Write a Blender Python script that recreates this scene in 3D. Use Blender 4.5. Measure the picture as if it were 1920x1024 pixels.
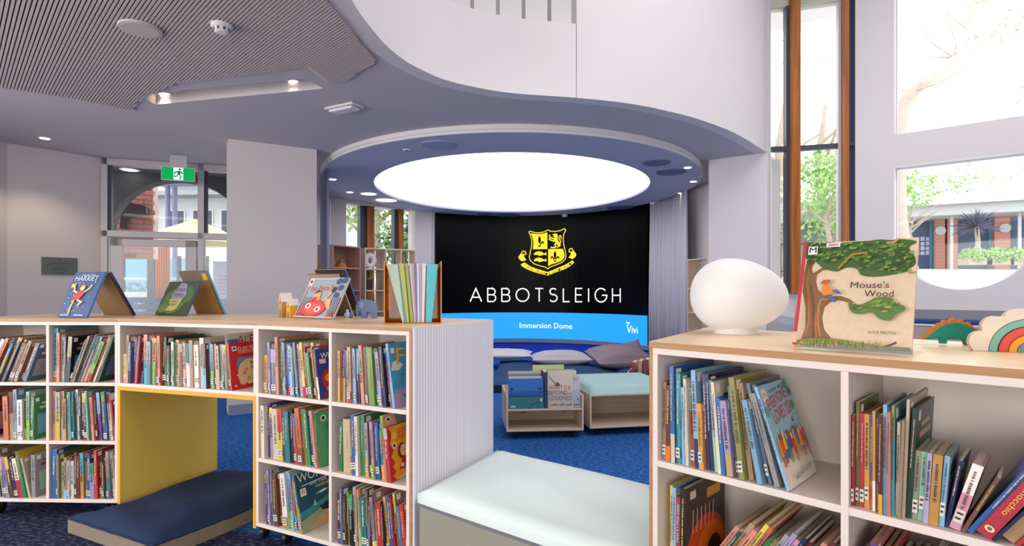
import bpy, math, random
from math import sin, cos, pi, radians, sqrt, atan2
from mathutils import Vector, Matrix
from mathutils.geometry import tessellate_polygon
random.seed(7)
for o in list(bpy.data.objects):
    bpy.data.objects.remove(o)
SC = bpy.context.scene
COL = SC.collection

# ------------------------------------------------------------------ camera, world, added fill lamps, exposure
CH = 1.365            # eye height
F = 1033.0            # focal length in photograph pixels
HX, HY = 960.0, 545.0 # vanishing point of the view axis
CZ = 3.025            # ceiling of the lower floor
K = 1.057
cd = bpy.data.cameras.new('camera'); cam = bpy.data.objects.new('camera', cd); COL.objects.link(cam)
cam.location = (0, 0, CH); cam.rotation_euler = (pi/2, 0, 0)
cd.sensor_width = 36; cd.lens = F/1920*36; cd.shift_y = (HY-512)/1920; cd.clip_start = .05; cd.clip_end = 200
SC.camera = cam
SC.view_settings.view_transform = 'Standard'; SC.view_settings.look = 'None'
SC.view_settings.exposure = 0.42; SC.view_settings.gamma = 1.0; SC.view_settings.use_curve_mapping = False
SC.cycles.use_denoising = True
SC.cycles.max_bounces = 8; SC.cycles.diffuse_bounces = 4; SC.cycles.glossy_bounces = 3
SC.cycles.transmission_bounces = 4; SC.cycles.transparent_max_bounces = 12
SC.cycles.caustics_reflective = False; SC.cycles.caustics_refractive = False
SC.cycles.sample_clamp_indirect = 4.0

W = bpy.data.worlds.new('sky'); SC.world = W; W.use_nodes = True
bgn = W.node_tree.nodes['Background']; bgn.inputs[0].default_value = (.98, .99, 1.0, 1); bgn.inputs[1].default_value = 2.3

def lamp(name, kind, loc, energy, color, size=.5, size_y=None, rot=(0, 0, 0), spot=None):
    d = bpy.data.lights.new(name, kind); d.energy = energy; d.color = color
    if kind == 'AREA':
        d.size = size
        if size_y: d.shape = 'RECTANGLE'; d.size_y = size_y
    else:
        d.shadow_soft_size = size
    if spot: d.spot_size = spot; d.spot_blend = .6
    o = bpy.data.objects.new(name, d); COL.objects.link(o); o.location = loc; o.rotation_euler = rot
    return o
lamp('skylight', 'AREA', (2.6, 1.6, 5.5), 165, (1, .97, .95), 4.2, 6.0)  # added overhead fill for the void; the roof slab has no opening
lamp('window_daylight', 'AREA', (-5.6, .8, 1.7), 215, (1, .94, .90), 6.6, 2.2, (0, -pi/2, 0))  # unseen fill added at the side to brighten ceiling, walls and shelves
lamp('window_daylight', 'AREA', (-1.5, -4.4, 1.7), 125, (1, .93, .885), 6.0, 2.2, (pi/2, 0, 0))  # unseen fill added behind the camera for the shelf fronts
lamp('ceiling_panel_lamp', 'AREA', (-2.2, .3, 2.98), 9, (1, .84, .70), 2.2, .5)  # three warm fills added out of view, without any fitting
lamp('ceiling_panel_lamp', 'AREA', (-3.9, 1.2, 2.98), 8, (1, .84, .70), 1.6, .5)
lamp('ceiling_panel_lamp', 'AREA', (.3, -1.6, 2.98), 8, (1, .88, .76), 2.0, .6)

# ------------------------------------------------------------------ helpers
def atz(px, py, z):
    Y = F*(CH-z)/(py-HY)
    return Vector(((px-HX)/F*Y, Y, z))
def aty(px, py, Y):
    return Vector(((px-HX)/F*Y, Y, CH-(py-HY)/F*Y))
def hexlin(h):
    h = h.lstrip('#')
    out = []
    for i in (0, 2, 4):
        c = int(h[i:i+2], 16)/255
        out.append(c/12.92 if c <= .04045 else ((c+.055)/1.055)**2.4)
    return (out[0], out[1], out[2], 1.0)
def on_line(px, p0, p1):
    """distance along p0->p1 (plan) where the sight line of column px crosses it"""
    r = (px-HX)/F
    dx, dy = p1[0]-p0[0], p1[1]-p0[1]
    t = (r*p0[1]-p0[0])/(dx-r*dy)
    return t*sqrt(dx*dx+dy*dy)
def frame(p0, p1, z=0):
    a = atan2(p1[1]-p0[1], p1[0]-p0[0])
    return Matrix.Translation((p0[0], p0[1], z)) @ Matrix.Rotation(a, 4, 'Z'), sqrt((p1[0]-p0[0])**2+(p1[1]-p0[1])**2)
def tag(o, label=None, cat=None, group=None, kind=None):
    if label: o['label'] = label
    if cat: o['category'] = cat
    if group: o['group'] = group
    if kind: o['kind'] = kind
    return o
def empty(name, M, label=None, cat=None, group=None, kind=None):
    o = bpy.data.objects.new(name, None); COL.objects.link(o); o.empty_display_size = .05
    o.matrix_world = M if isinstance(M, Matrix) else Matrix.Translation(M)
    return tag(o, label, cat, group, kind)

def ribbon(pts, w, closed=False):
    n = len(pts); L = []; R = []
    for i in range(n):
        p = Vector(pts[i]).to_2d()
        a = Vector(pts[(i-1) % n]).to_2d() if (closed or i > 0) else None
        b = Vector(pts[(i+1) % n]).to_2d() if (closed or i < n-1) else None
        d1 = (p-a).normalized() if a is not None else None
        d2 = (b-p).normalized() if b is not None else None
        if d1 is None: d1 = d2
        if d2 is None: d2 = d1
        n1 = Vector((-d1.y, d1.x)); n2 = Vector((-d2.y, d2.x))
        m = n1+n2
        m = m.normalized() if m.length > 1e-6 else n1
        k = w/2/max(.4, m.dot(n1))
        L.append(p+m*k); R.append(p-m*k)
    q = []
    for i in range(n if closed else n-1):
        j = (i+1) % n
        q.append([R[i], R[j], L[j], L[i]])
    return q
def arc(cx, cy, rx, ry, a0, a1, n=12):
    return [(cx+rx*cos(radians(a0+(a1-a0)*i/n)), cy+ry*sin(radians(a0+(a1-a0)*i/n))) for i in range(n+1)]
def smooth_path(pts, n=6, closed=False):
    P = [Vector(p) for p in pts]; m = len(P); out = []
    for i in range(m if closed else m-1):
        g = lambda k: P[k % m] if closed else P[max(0, min(m-1, k))]
        p0, p1, p2, p3 = g(i-1), g(i), g(i+1), g(i+2)
        for k in range(n):
            t = k/n
            out.append(.5*((2*p1)+(p2-p0)*t+(2*p0-5*p1+4*p2-p3)*t*t+(3*p1-p0-3*p2+p3)*t**3))
    if not closed: out.append(P[-1])
    return out

class MB:
    """collects shapes and links them as ONE mesh object"""
    def __init__(s): s.v = []; s.f = []; s.c = []; s.m = []
    def add(s, verts, faces, col=None, mi=0, M=None):
        b = len(s.v)
        s.v += [(M @ Vector(p)) if M is not None else Vector(p) for p in verts]
        for f in faces:
            s.f.append([b+i for i in f]); s.c.append(col); s.m.append(mi)
        return s
    def box(s, x0, y0, z0, x1, y1, z1, col=None, mi=0, M=None):
        v = [(x0, y0, z0), (x1, y0, z0), (x1, y1, z0), (x0, y1, z0), (x0, y0, z1), (x1, y0, z1), (x1, y1, z1), (x0, y1, z1)]
        return s.add(v, [(0, 3, 2, 1), (4, 5, 6, 7), (0, 1, 5, 4), (1, 2, 6, 5), (2, 3, 7, 6), (3, 0, 4, 7)], col, mi, M)
    def plate(s, outer, holes=(), h0=0, h1=.1, col=None, mi=0, M=None):
        """polygon (with holes) in local XY extruded from h0 to h1 along local Z"""
        def ccw(p, want):
            a = sum(p[i][0]*p[(i+1) % len(p)][1]-p[(i+1) % len(p)][0]*p[i][1] for i in range(len(p)))
            return list(p) if (a > 0) == want else list(p)[::-1]
        loops = [ccw([tuple(q)[:2] for q in outer], True)]+[ccw([tuple(q)[:2] for q in h], False) for h in holes]
        flat = [q for l in loops for q in l]; n = len(flat)
        tr = tessellate_polygon([[Vector((q[0], q[1], 0)) for q in l] for l in loops])
        v = [(q[0], q[1], h0) for q in flat]+[(q[0], q[1], h1) for q in flat]; f = []
        for t in tr:
            a, b, c = (flat[i] for i in t)
            if (b[0]-a[0])*(c[1]-a[1])-(b[1]-a[1])*(c[0]-a[0]) < 0: t = t[::-1]
            f.append((t[2], t[1], t[0])); f.append((t[0]+n, t[1]+n, t[2]+n))
        k = 0
        for l in loops:
            m = len(l)
            for i in range(m):
                a, b = k+i, k+(i+1) % m
                f.append((a, b, b+n, a+n))
            k += m
        return s.add(v, f, col, mi, M)
    def tube(s, pts, r, n=8, col=None, mi=0, M=None, cap=True):
        P = [Vector(p) for p in pts]; R = r if isinstance(r, (list, tuple)) else [r]*len(P)
        v = []; f = []; up = None
        for i, p in enumerate(P):
            t = (P[min(i+1, len(P)-1)]-P[max(i-1, 0)]).normalized()
            if up is None: up = Vector((0, 0, 1)) if abs(t.z) < .9 else Vector((1, 0, 0))
            a = t.cross(up).normalized(); up = a.cross(t).normalized()
            for k in range(n):
                an = 2*pi*k/n
                v.append(p+(a*cos(an)+up*sin(an))*R[i])
        for i in range(len(P)-1):
            for k in range(n):
                k2 = (k+1) % n
                f.append((i*n+k, i*n+k2, (i+1)*n+k2, (i+1)*n+k))
        if cap:
            f.append(tuple(range(n))[::-1]); f.append(tuple((len(P)-1)*n+k for k in range(n)))
        return s.add(v, f, col, mi, M)
    def lathe(s, prof, n=24, M=None, col=None, mi=0, rx=1, ry=1):
        v = []; f = []
        for (r, z) in prof:
            for k in range(n):
                a = 2*pi*k/n; v.append((r*cos(a)*rx, r*sin(a)*ry, z))
        for i in range(len(prof)-1):
            for k in range(n):
                k2 = (k+1) % n; f.append((i*n+k, i*n+k2, (i+1)*n+k2, (i+1)*n+k))
        f.append(tuple(range(n))[::-1]); f.append(tuple((len(prof)-1)*n+k for k in range(n)))
        return s.add(v, f, col, mi, M)
    def build(s, name, mats, parent=None, M=None, smooth=False, bevel=0, kind=None):
        me = bpy.data.meshes.new(name); me.from_pydata([tuple(p) for p in s.v], [], s.f)
        ms = mats if isinstance(mats, (list, tuple)) else [mats]
        for m in ms: me.materials.append(m)
        if len(ms) > 1: me.polygons.foreach_set('material_index', s.m)
        if any(c is not None for c in s.c):
            at = me.color_attributes.new('Col', 'FLOAT_COLOR', 'CORNER'); buf = []
            for f, c in zip(s.f, s.c):
                buf += list(c or (1, 1, 1, 1))*len(f)
            at.data.foreach_set('color', buf)
        if smooth: me.polygons.foreach_set('use_smooth', [True]*len(me.polygons))
        me.update()
        o = bpy.data.objects.new(name, me); COL.objects.link(o)
        if parent is not None: o.parent = parent
        if M is not None:
            if parent is not None: o.matrix_local = M
            else: o.matrix_world = M
        if bevel:
            b = o.modifiers.new('edge', 'BEVEL'); b.width = bevel; b.segments = 2; b.limit_method = 'ANGLE'
        if kind: o['kind'] = kind
        return o
def auto_smooth(o, ang=40):
    me = o.data
    me.polygons.foreach_set('use_smooth', [True]*len(me.polygons))
    try: me.set_sharp_from_angle(angle=radians(ang))
    except Exception: pass
    return o

# ------------------------------------------------------------------ text outlines (cached)
_txt = {}
def text_geo(s):
    if s not in _txt:
        cu = bpy.data.curves.new('lettering', 'FONT'); cu.body = s; cu.size = 1; cu.resolution_u = 2
        ob = bpy.data.objects.new('lettering', cu); COL.objects.link(ob)
        dg = bpy.context.evaluated_depsgraph_get()
        me = bpy.data.meshes.new_from_object(ob.evaluated_get(dg))
        vs = [(v.co.x, v.co.y) for v in me.vertices]; fs = [tuple(p.vertices) for p in me.polygons]
        bpy.data.objects.remove(ob); bpy.data.curves.remove(cu); bpy.data.meshes.remove(me)
        xs = [v[0] for v in vs] or [0]
        _txt[s] = (vs, fs, min(xs), max(xs))
    return _txt[s]

class Print:
    """flat print: layered coloured shapes in (u, v) metres mapped on a face by fn(u, v, lift)"""
    def __init__(s, fn, step=.00004, maxlen=None): s.fn = fn; s.k = 0; s.inc = 1; s.base = .0003; s.mb = MB(); s.step = min(step, .0002); s.maxlen = maxlen
    def tris(s, vs, fs, col):
        col = hexlin(col) if isinstance(col, str) else col
        lift = s.base+s.step*s.k
        if s.maxlen:
            st = []
            for f in fs:
                for i in range(1, len(f)-1): st.append((Vector(vs[f[0]]).to_2d(), Vector(vs[f[i]]).to_2d(), Vector(vs[f[i+1]]).to_2d()))
            V = []; Fc = []
            while st:
                a, b, c = st.pop()
                e = max((((a-b).length, 0), ((b-c).length, 1), ((c-a).length, 2)))
                if e[0] > s.maxlen:
                    if e[1] == 0: m = (a+b)/2; st += [(a, m, c), (m, b, c)]
                    elif e[1] == 1: m = (b+c)/2; st += [(a, b, m), (a, m, c)]
                    else: m = (c+a)/2; st += [(a, b, m), (m, b, c)]
                else:
                    n = len(V); V += [a, b, c]; Fc.append((n, n+1, n+2))
            vs, fs = V, Fc
        s.mb.add([s.fn(p[0], p[1], lift) for p in vs], fs, col)
    def poly(s, pts, col):
        pts = [tuple(p)[:2] for p in pts]
        tr = tessellate_polygon([[Vector((p[0], p[1], 0)) for p in pts]])
        fs = []
        for t in tr:
            a, b, c = (pts[i] for i in t)
            if (b[0]-a[0])*(c[1]-a[1])-(b[1]-a[1])*(c[0]-a[0]) < 0: t = t[::-1]
            fs.append(t)
        s.tris(pts, fs, col); s.k += s.inc
    def rect(s, u0, v0, u1, v1, col): s.tris([(u0, v0), (u1, v0), (u1, v1), (u0, v1)], [(0, 1, 2, 3)], col); s.k += s.inc
    def disc(s, cx, cy, rx, ry, col, n=18): s.poly(arc(cx, cy, rx, ry, 0, 360-360/n, n-1), col)
    def line(s, pts, w, col, closed=False):
        for q in ribbon(pts, w, closed): s.tris(q, [(0, 1, 2, 3)], col)
        s.k += s.inc
    def text(s, t, x, y, size, col, rot=0, width=None, align='L', slant=0):
        vs, fs, x0, x1 = text_geo(t)
        sx = size*1.38
        sxx = width/(x1-x0) if width and x1 > x0 else sx
        off = {'L': 0, 'C': (x1-x0)/2, 'R': x1-x0}[align]
        c, d = cos(radians(rot)), sin(radians(rot)); out = []
        for p in vs:
            a, b = (p[0]-x0-off)*sxx+p[1]*sx*slant, p[1]*sx
            out.append((x+a*c-b*d, y+a*d+b*c))
        s.tris(out, fs, col); s.k += s.inc
    def build(s, name, mat, parent): return s.mb.build(name, mat, parent)

# ------------------------------------------------------------------ materials
def new_mat(name):
    m = bpy.data.materials.new(name); m.use_nodes = True
    nt = m.node_tree; b = nt.nodes['Principled BSDF']
    return m, nt, b
def mat(name, col, rough=.6, var=.06, scale=8, metal=0, stretch=(1, 1, 1), bump=0, coat=0, spec=.4):
    m, nt, b = new_mat(name); c = hexlin(col) if isinstance(col, str) else col
    tc = nt.nodes.new('ShaderNodeTexCoord'); mp = nt.nodes.new('ShaderNodeMapping'); mp.inputs['Scale'].default_value = stretch
    nz = nt.nodes.new('ShaderNodeTexNoise'); nz.inputs['Scale'].default_value = scale; nz.inputs['Detail'].default_value = 4
    nt.links.new(tc.outputs['Object'], mp.inputs[0]); nt.links.new(mp.outputs[0], nz.inputs['Vector'])
    mx = nt.nodes.new('ShaderNodeMix'); mx.data_type = 'RGBA'
    mx.inputs[6].default_value = tuple(x*(1-var) for x in c[:3])+(1,); mx.inputs[7].default_value = tuple(min(1, x*(1+var)) for x in c[:3])+(1,)
    nt.links.new(nz.outputs['Fac'], mx.inputs[0]); nt.links.new(mx.outputs[2], b.inputs['Base Color'])
    b.inputs['Roughness'].default_value = rough; b.inputs['Metallic'].default_value = metal
    b.inputs['Specular IOR Level'].default_value = spec
    if coat: b.inputs['Coat Weight'].default_value = coat
    if bump:
        bp = nt.nodes.new('ShaderNodeBump'); bp.inputs['Strength'].default_value = bump; bp.inputs['Distance'].default_value = .004
        nt.links.new(nz.outputs['Fac'], bp.inputs['Height']); nt.links.new(bp.outputs[0], b.inputs['Normal'])
    return m
def emit_mat(name, col, strength):
    m, nt, b = new_mat(name); c = hexlin(col) if isinstance(col, str) else col
    b.inputs['Base Color'].default_value = (c[0]*.5, c[1]*.5, c[2]*.5, 1); b.inputs['Roughness'].default_value = .5
    b.inputs['Emission Color'].default_value = (c[0], c[1], c[2], 1); b.inputs['Emission Strength'].default_value = strength
    return m
def attr_mat(name, rough=.4, coat=0, emit=0):
    m, nt, b = new_mat(name)
    at = nt.nodes.new('ShaderNodeAttribute'); at.attribute_name = 'Col'
    tc = nt.nodes.new('ShaderNodeTexCoord'); nz = nt.nodes.new('ShaderNodeTexNoise'); nz.inputs['Scale'].default_value = 60
    nt.links.new(tc.outputs['Object'], nz.inputs['Vector'])
    mr = nt.nodes.new('ShaderNodeMapRange'); mr.inputs[3].default_value = .86; mr.inputs[4].default_value = 1.1
    nt.links.new(nz.outputs['Fac'], mr.inputs[0])
    mu = nt.nodes.new('ShaderNodeVectorMath'); mu.operation = 'SCALE'
    nt.links.new(at.outputs['Color'], mu.inputs[0]); nt.links.new(mr.outputs[0], mu.inputs['Scale'])
    if emit:
        b.inputs['Base Color'].default_value = (0, 0, 0, 1); b.inputs['Specular IOR Level'].default_value = 0
        nt.links.new(at.outputs['Color'], b.inputs['Emission Color']); b.inputs['Emission Strength'].default_value = emit
    else:
        nt.links.new(mu.outputs[0], b.inputs['Base Color'])
    b.inputs['Roughness'].default_value = rough
    if coat: b.inputs['Coat Weight'].default_value = coat; b.inputs['Coat Roughness'].default_value = .15
    return m
def glass_mat(name, tint=(1, 1, 1), gloss=.06, rough=.02):
    m = bpy.data.materials.new(name); m.use_nodes = True; nt = m.node_tree
    nt.nodes.remove(nt.nodes['Principled BSDF']); out = nt.nodes['Material Output']
    t = nt.nodes.new('ShaderNodeBsdfTransparent'); t.inputs[0].default_value = tuple(tint)+(1,)
    g = nt.nodes.new('ShaderNodeBsdfGlossy'); g.inputs['Roughness'].default_value = rough
    mx = nt.nodes.new('ShaderNodeMixShader'); mx.inputs[0].default_value = gloss
    nt.links.new(t.outputs[0], mx.inputs[1]); nt.links.new(g.outputs[0], mx.inputs[2]); nt.links.new(mx.outputs[0], out.inputs[0])
    return m
def wood_mat(name, c0, c1, axis='X', scale=1.0, rough=.5):
    m, nt, b = new_mat(name)
    tc = nt.nodes.new('ShaderNodeTexCoord'); mp = nt.nodes.new('ShaderNodeMapping')
    st = {'X': (1.2, 26, 26), 'Y': (26, 1.2, 26), 'Z': (26, 26, 1.2)}[axis]
    mp.inputs['Scale'].default_value = tuple(x*scale for x in st)
    nz = nt.nodes.new('ShaderNodeTexNoise'); nz.inputs['Scale'].default_value = 1.5; nz.inputs['Detail'].default_value = 5; nz.inputs['Distortion'].default_value = .6
    nt.links.new(tc.outputs['Object'], mp.inputs[0]); nt.links.new(mp.outputs[0], nz.inputs['Vector'])
    cr = nt.nodes.new('ShaderNodeValToRGB'); cr.color_ramp.elements[0].position = .3; cr.color_ramp.elements[1].position = .75
    cr.color_ramp.elements[0].color = hexlin(c0); cr.color_ramp.elements[1].color = hexlin(c1)
    nt.links.new(nz.outputs['Fac'], cr.inputs[0]); nt.links.new(cr.outputs[0], b.inputs['Base Color'])
    b.inputs['Roughness'].default_value = rough
    return m
def stripe_mat(name, c0, c1, scale, axis='X', rough=.6):
    m, nt, b = new_mat(name)
    tc = nt.nodes.new('ShaderNodeTexCoord'); wv = nt.nodes.new('ShaderNodeTexWave'); wv.bands_direction = axis
    wv.inputs['Scale'].default_value = scale; wv.inputs['Distortion'].default_value = .6; wv.inputs['Detail'].default_value = 2
    mp = nt.nodes.new('ShaderNodeMapping'); mp.inputs['Scale'].default_value = (1, 1, .02)
    nz = nt.nodes.new('ShaderNodeTexNoise'); nz.inputs['Scale'].default_value = 55; nz.inputs['Detail'].default_value = 3
    nt.links.new(tc.outputs['Object'], mp.inputs[0]); nt.links.new(mp.outputs[0], nz.inputs['Vector']); nt.links.new(mp.outputs[0], wv.inputs['Vector'])
    ad = nt.nodes.new('ShaderNodeMath'); ad.operation = 'MULTIPLY'
    nt.links.new(wv.outputs['Fac'], ad.inputs[0]); nt.links.new(nz.outputs['Fac'], ad.inputs[1])
    cr = nt.nodes.new('ShaderNodeValToRGB'); cr.color_ramp.elements[0].position = .05; cr.color_ramp.elements[1].position = .4
    cr.color_ramp.elements[0].color = hexlin(c0); cr.color_ramp.elements[1].color = hexlin(c1)
    nt.links.new(ad.outputs[0], cr.inputs[0]); nt.links.new(cr.outputs[0], b.inputs['Base Color']); b.inputs['Roughness'].default_value = rough
    return m
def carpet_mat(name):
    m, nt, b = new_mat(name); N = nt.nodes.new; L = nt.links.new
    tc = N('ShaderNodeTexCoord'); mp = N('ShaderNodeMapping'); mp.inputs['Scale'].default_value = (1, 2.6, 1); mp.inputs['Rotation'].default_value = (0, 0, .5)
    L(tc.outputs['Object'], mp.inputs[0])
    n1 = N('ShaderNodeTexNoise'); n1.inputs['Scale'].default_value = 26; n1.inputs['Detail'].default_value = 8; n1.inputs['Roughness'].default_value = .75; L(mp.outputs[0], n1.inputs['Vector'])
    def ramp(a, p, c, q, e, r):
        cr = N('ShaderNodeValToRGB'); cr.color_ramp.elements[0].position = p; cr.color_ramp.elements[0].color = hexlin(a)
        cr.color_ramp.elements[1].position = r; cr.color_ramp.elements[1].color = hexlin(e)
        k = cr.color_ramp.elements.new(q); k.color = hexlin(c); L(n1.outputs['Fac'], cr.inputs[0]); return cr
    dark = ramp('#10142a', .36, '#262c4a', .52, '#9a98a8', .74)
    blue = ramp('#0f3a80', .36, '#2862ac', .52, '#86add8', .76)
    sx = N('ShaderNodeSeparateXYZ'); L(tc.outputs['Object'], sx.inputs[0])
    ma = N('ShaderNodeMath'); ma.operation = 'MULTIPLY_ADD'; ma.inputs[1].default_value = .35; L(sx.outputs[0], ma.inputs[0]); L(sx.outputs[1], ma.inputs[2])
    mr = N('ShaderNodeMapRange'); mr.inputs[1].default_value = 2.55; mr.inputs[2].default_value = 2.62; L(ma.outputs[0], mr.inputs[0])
    mx = N('ShaderNodeMix'); mx.data_type = 'RGBA'; L(mr.outputs[0], mx.inputs[0]); L(dark.outputs[0], mx.inputs[6]); L(blue.outputs[0], mx.inputs[7])  # shelf shade put into the navy near carpet, screen glow into the blue
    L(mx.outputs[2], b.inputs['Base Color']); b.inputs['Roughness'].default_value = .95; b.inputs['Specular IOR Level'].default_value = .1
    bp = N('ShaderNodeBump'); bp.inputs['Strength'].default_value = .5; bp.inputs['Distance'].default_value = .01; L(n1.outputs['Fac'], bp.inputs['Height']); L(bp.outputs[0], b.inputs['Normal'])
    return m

WHITE = mat('white_paint', '#dcd8da', .7, .015, 3)
WHITE2 = mat('white_paint_warm', '#d3cbca', .7, .015, 3)
CEIL = mat('ceiling_paint', '#c4bdc1', .8, .015, 3)
CEILB = mat('dome_paint', '#bbbed2', .75, .015, 3)
SLAT = mat('slat_paint', '#c2b5b4', .7, .03, 20)
FRAMEG = mat('aluminium_frame', '#b9b3b6', .45, .03, 6, metal=.2)
DARKF = mat('dark_frame', '#3c4452', .45, .04, 6)
TIMBER = wood_mat('orange_timber', '#8a4512', '#c77a2e', 'Z', .5)
OAK = wood_mat('oak_laminate', '#dfbd94', '#f0d6b0', 'X', rough=.32)
OAKE = wood_mat('oak_edge', '#9d744d', '#b58a60', 'X')
BIRCH = wood_mat('birch_ply', '#cdb59b', '#e2cfb8', 'X')
PALEW = mat('white_melamine', '#ddd0c8', .5, .02, 6)
PALEB = mat('back_melamine', '#eae0d6', .55, .02, 6)
RIBW = stripe_mat('lined_laminate', '#c9c6cd', '#dedce1', 14, 'Y')
YEL = mat('yellow_laminate', '#dcbc58', .5, .04, 3)
YELE = mat('yellow_edge', '#dba024', .5, .04, 6)
BLACKM = mat('black_plastic', '#16161a', .5, .1, 10)
STEEL = mat('steel', '#9a9a9e', .3, .05, 20, metal=.9)
NAVYF = mat('navy_fabric', '#14274a', .9, .25, 14, bump=.3)
BEIGEF = mat('beige_fabric', '#7f7465', .9, .1, 30, bump=.3)
MINT = mat('mint_vinyl', '#cfdcda', .5, .03, 5, bump=.08)
MINT2 = mat('mint_cushion', '#a8cfcf', .55, .05, 5, bump=.1)
BASEG = mat('bench_laminate', '#8f8d80', .55, .02, 4)
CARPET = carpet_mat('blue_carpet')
CURT = mat('curtain_cloth', '#c6c4d2', .9, .06, 40)
CURT2 = mat('curtain_cloth_dark', '#9294aa', .9, .06, 40)
GLASS = glass_mat('window_glass', (.97, .99, .985), .022)
ACRYL = glass_mat('clear_acrylic', (.985, .99, .995), .05)
LIPA = glass_mat('polished_acrylic', (.9, .92, .94), .35)
ORACR = glass_mat('orange_acrylic', (.86, .42, .06), .1)
_nt = ORACR.node_tree; _d = _nt.nodes.new('ShaderNodeBsdfDiffuse'); _d.inputs[0].default_value = hexlin('#cf7c14'); _x = _nt.nodes.new('ShaderNodeMixShader'); _x.inputs[0].default_value = .7
_mo = _nt.nodes['Material Output']; _s = _mo.inputs[0].links[0].from_socket
_nt.links.new(_s, _x.inputs[1]); _nt.links.new(_d.outputs[0], _x.inputs[2]); _nt.links.new(_x.outputs[0], _mo.inputs[0])
BOOK = attr_mat('book_cover', .42, .12)
PRINT = attr_mat('print_ink', .5)
PAGES = mat('paper', '#d8cdb6', .9, .08, 90)
SCRP = attr_mat('screen_picture', emit=1.0)
SCRK = mat('screen_black', '#020204', .35, .2, 4, spec=.1)
DOMEL = emit_mat('dome_light', (1.0, .95, 1.0), 1.35)
LED = emit_mat('downlight_glow', (1.0, .86, .66), 6.0)
EGG = emit_mat('opal_glass', (1.0, .97, .95), .2)
FOLI = mat('foliage', '#7f9a52', .8, .5, 3)
FOLI2 = mat('foliage_dark', '#5d8048', .8, .5, 3)
BARK = mat('bark', '#a8988a', .9, .2, 12)
BRICKM = mat('brick_clay', '#bd7a70', .85, .25, 4)
MORT = mat('mortar', '#b89a92', .9, .1, 20)
EXTW = mat('exterior_white', '#b2b3b6', .8, .04, 2)
PAVE = mat('paving', '#c4c0ba', .9, .05, 2)
GREYD = mat('porch_grey', '#3a3a40', .8, .04, 2)
# ------------------------------------------------------------------ the room
def struct(name, mb, m, parent=None, M=None, **k):
    o = mb.build(name, m, parent, M, **k)
    if parent is None: o['kind'] = 'structure'
    return o
def wall(name, p0, p1, z0, z1, thick=.25, holes=(), m=None):
    """wall whose room face runs p0->p1, thickness away to the far side; holes are outlines in (along, z)"""
    Fm, L = frame(p0, p1)
    Mx = Fm @ Matrix.Rotation(pi/2, 4, 'X')         # local x along, y up, z towards the room
    mb = MB().plate([(0, z0), (L, z0), (L, z1), (0, z1)], holes, -thick, 0)
    return struct(name, mb, m or WHITE, None, Mx)
def rect(a, b, c, d): return [(a, b), (c, b), (c, d), (a, d)]

fl = [(-5.7, -4.5), (6.3, -4.5), (6.3, 4.3), (4.1, 6.4), (3.1, 6.75), (3.0, 9.5), (2.6, 12), (-1.6, 12), (-3.3, 9.9), (-3.25, 7.6), (-5.2, 6.95), (-5.7, 6.2)]
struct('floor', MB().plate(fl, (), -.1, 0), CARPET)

# curved edge of the upper floor opening (plan), from behind the viewer to the far pier
edge_px = [(656, 0), (671, 24), (692, 52), (720, 84), (746, 106), (774, 124), (829, 149), (894, 165), (967, 176), (1079, 184), (1173, 194), (1242, 207), (1311, 225), (1380, 252), (1437, 287)]
edge = [(.3, -4.5), (-.25, -2.2), (-.7, -.2), (-.9, 1.4), (-.94, 2.4)]+[tuple(atz(x, y, CZ))[:2] for x, y in edge_px]
edge = [tuple(p)[:2] for p in smooth_path([Vector((a, b, 0)) for a, b in edge], 4)]
TR = [tuple(atz(x, y, CZ))[:2] for x, y in ((253, 177), (292, 196), (607, 166), (574, 147))]
ceil_out = edge+[(3.15, 6.95), (3.2, 12.3), (-1.7, 12.3), (-3.45, 10), (-3.35, 7.68), (-5.26, 7.02), (-5.88, 6.28), (-5.88, -4.6), (.3, -4.6)]
struct('ceiling', MB().plate(ceil_out, [TR], CZ, CZ+.26), CEIL)
# recessed light trough
mb = MB()
ctr = Vector((sum(p[0] for p in TR)/4, sum(p[1] for p in TR)/4))
outer = [tuple(ctr+(Vector(p)-ctr)*1.0) for p in TR]
mb.plate([tuple(ctr+(Vector(p)-ctr)*1.12) for p in TR], [outer], CZ+.262, CZ+.27)
mb.plate([tuple(ctr+(Vector(p)-ctr)*1.12) for p in TR], (), CZ+.27, CZ+.29)
mb.plate([tuple(ctr+(Vector(p)-ctr)*.999) for p in TR], (), CZ+.09, CZ+.11)
struct('ceiling_recess', mb, WHITE2)
# grooved acoustic slats under the near ceiling
SP = [tuple(atz(x, y, CZ))[:2] for x, y in ((0, 163), (130, 182), (250, 206), (258, 188), (330, 153), (470, 136), (575, 121), (612, 150), (650, 148), (705, 112), (680, 84), (652, 46), (622, 10))]
SP = [(-5.67, 3.35)]+SP+[(-1.12, 2.4), (-1.05, 1.4), (-.9, .4), (-5.67, .4)]
d_ = Vector((-.716, .698)); e_ = Vector((.698, .716)); mb = MB()
s_ = min(e_.dot(Vector(p)) for p in SP); s1 = max(e_.dot(Vector(p)) for p in SP)
while s_ < s1:
    s_ += .0215; xs = []
    for i in range(len(SP)):
        a, b = Vector(SP[i]), Vector(SP[(i+1) % len(SP)])
        fa, fb = e_.dot(a)-s_, e_.dot(b)-s_
        if fa*fb < 0: xs.append(d_.dot(a+(b-a)*(fa/(fa-fb))))
    xs.sort()
    for a, b in zip(xs[::2], xs[1::2]):
        if b-a < .03: continue
        q = [e_*(s_+w)+d_*t for w, t in ((-.0068, a), (.0068, a), (.0068, b), (-.0068, b))]
        mb.add([(p.x, p.y, z) for z in (CZ-.016, CZ+.002) for p in q], [(0, 1, 2, 3), (0, 4, 5, 1), (2, 6, 7, 3), (1, 5, 6, 2), (3, 7, 4, 0)])
sl = mb.build('ceiling_slats', SLAT); sl['kind'] = 'structure'
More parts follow.
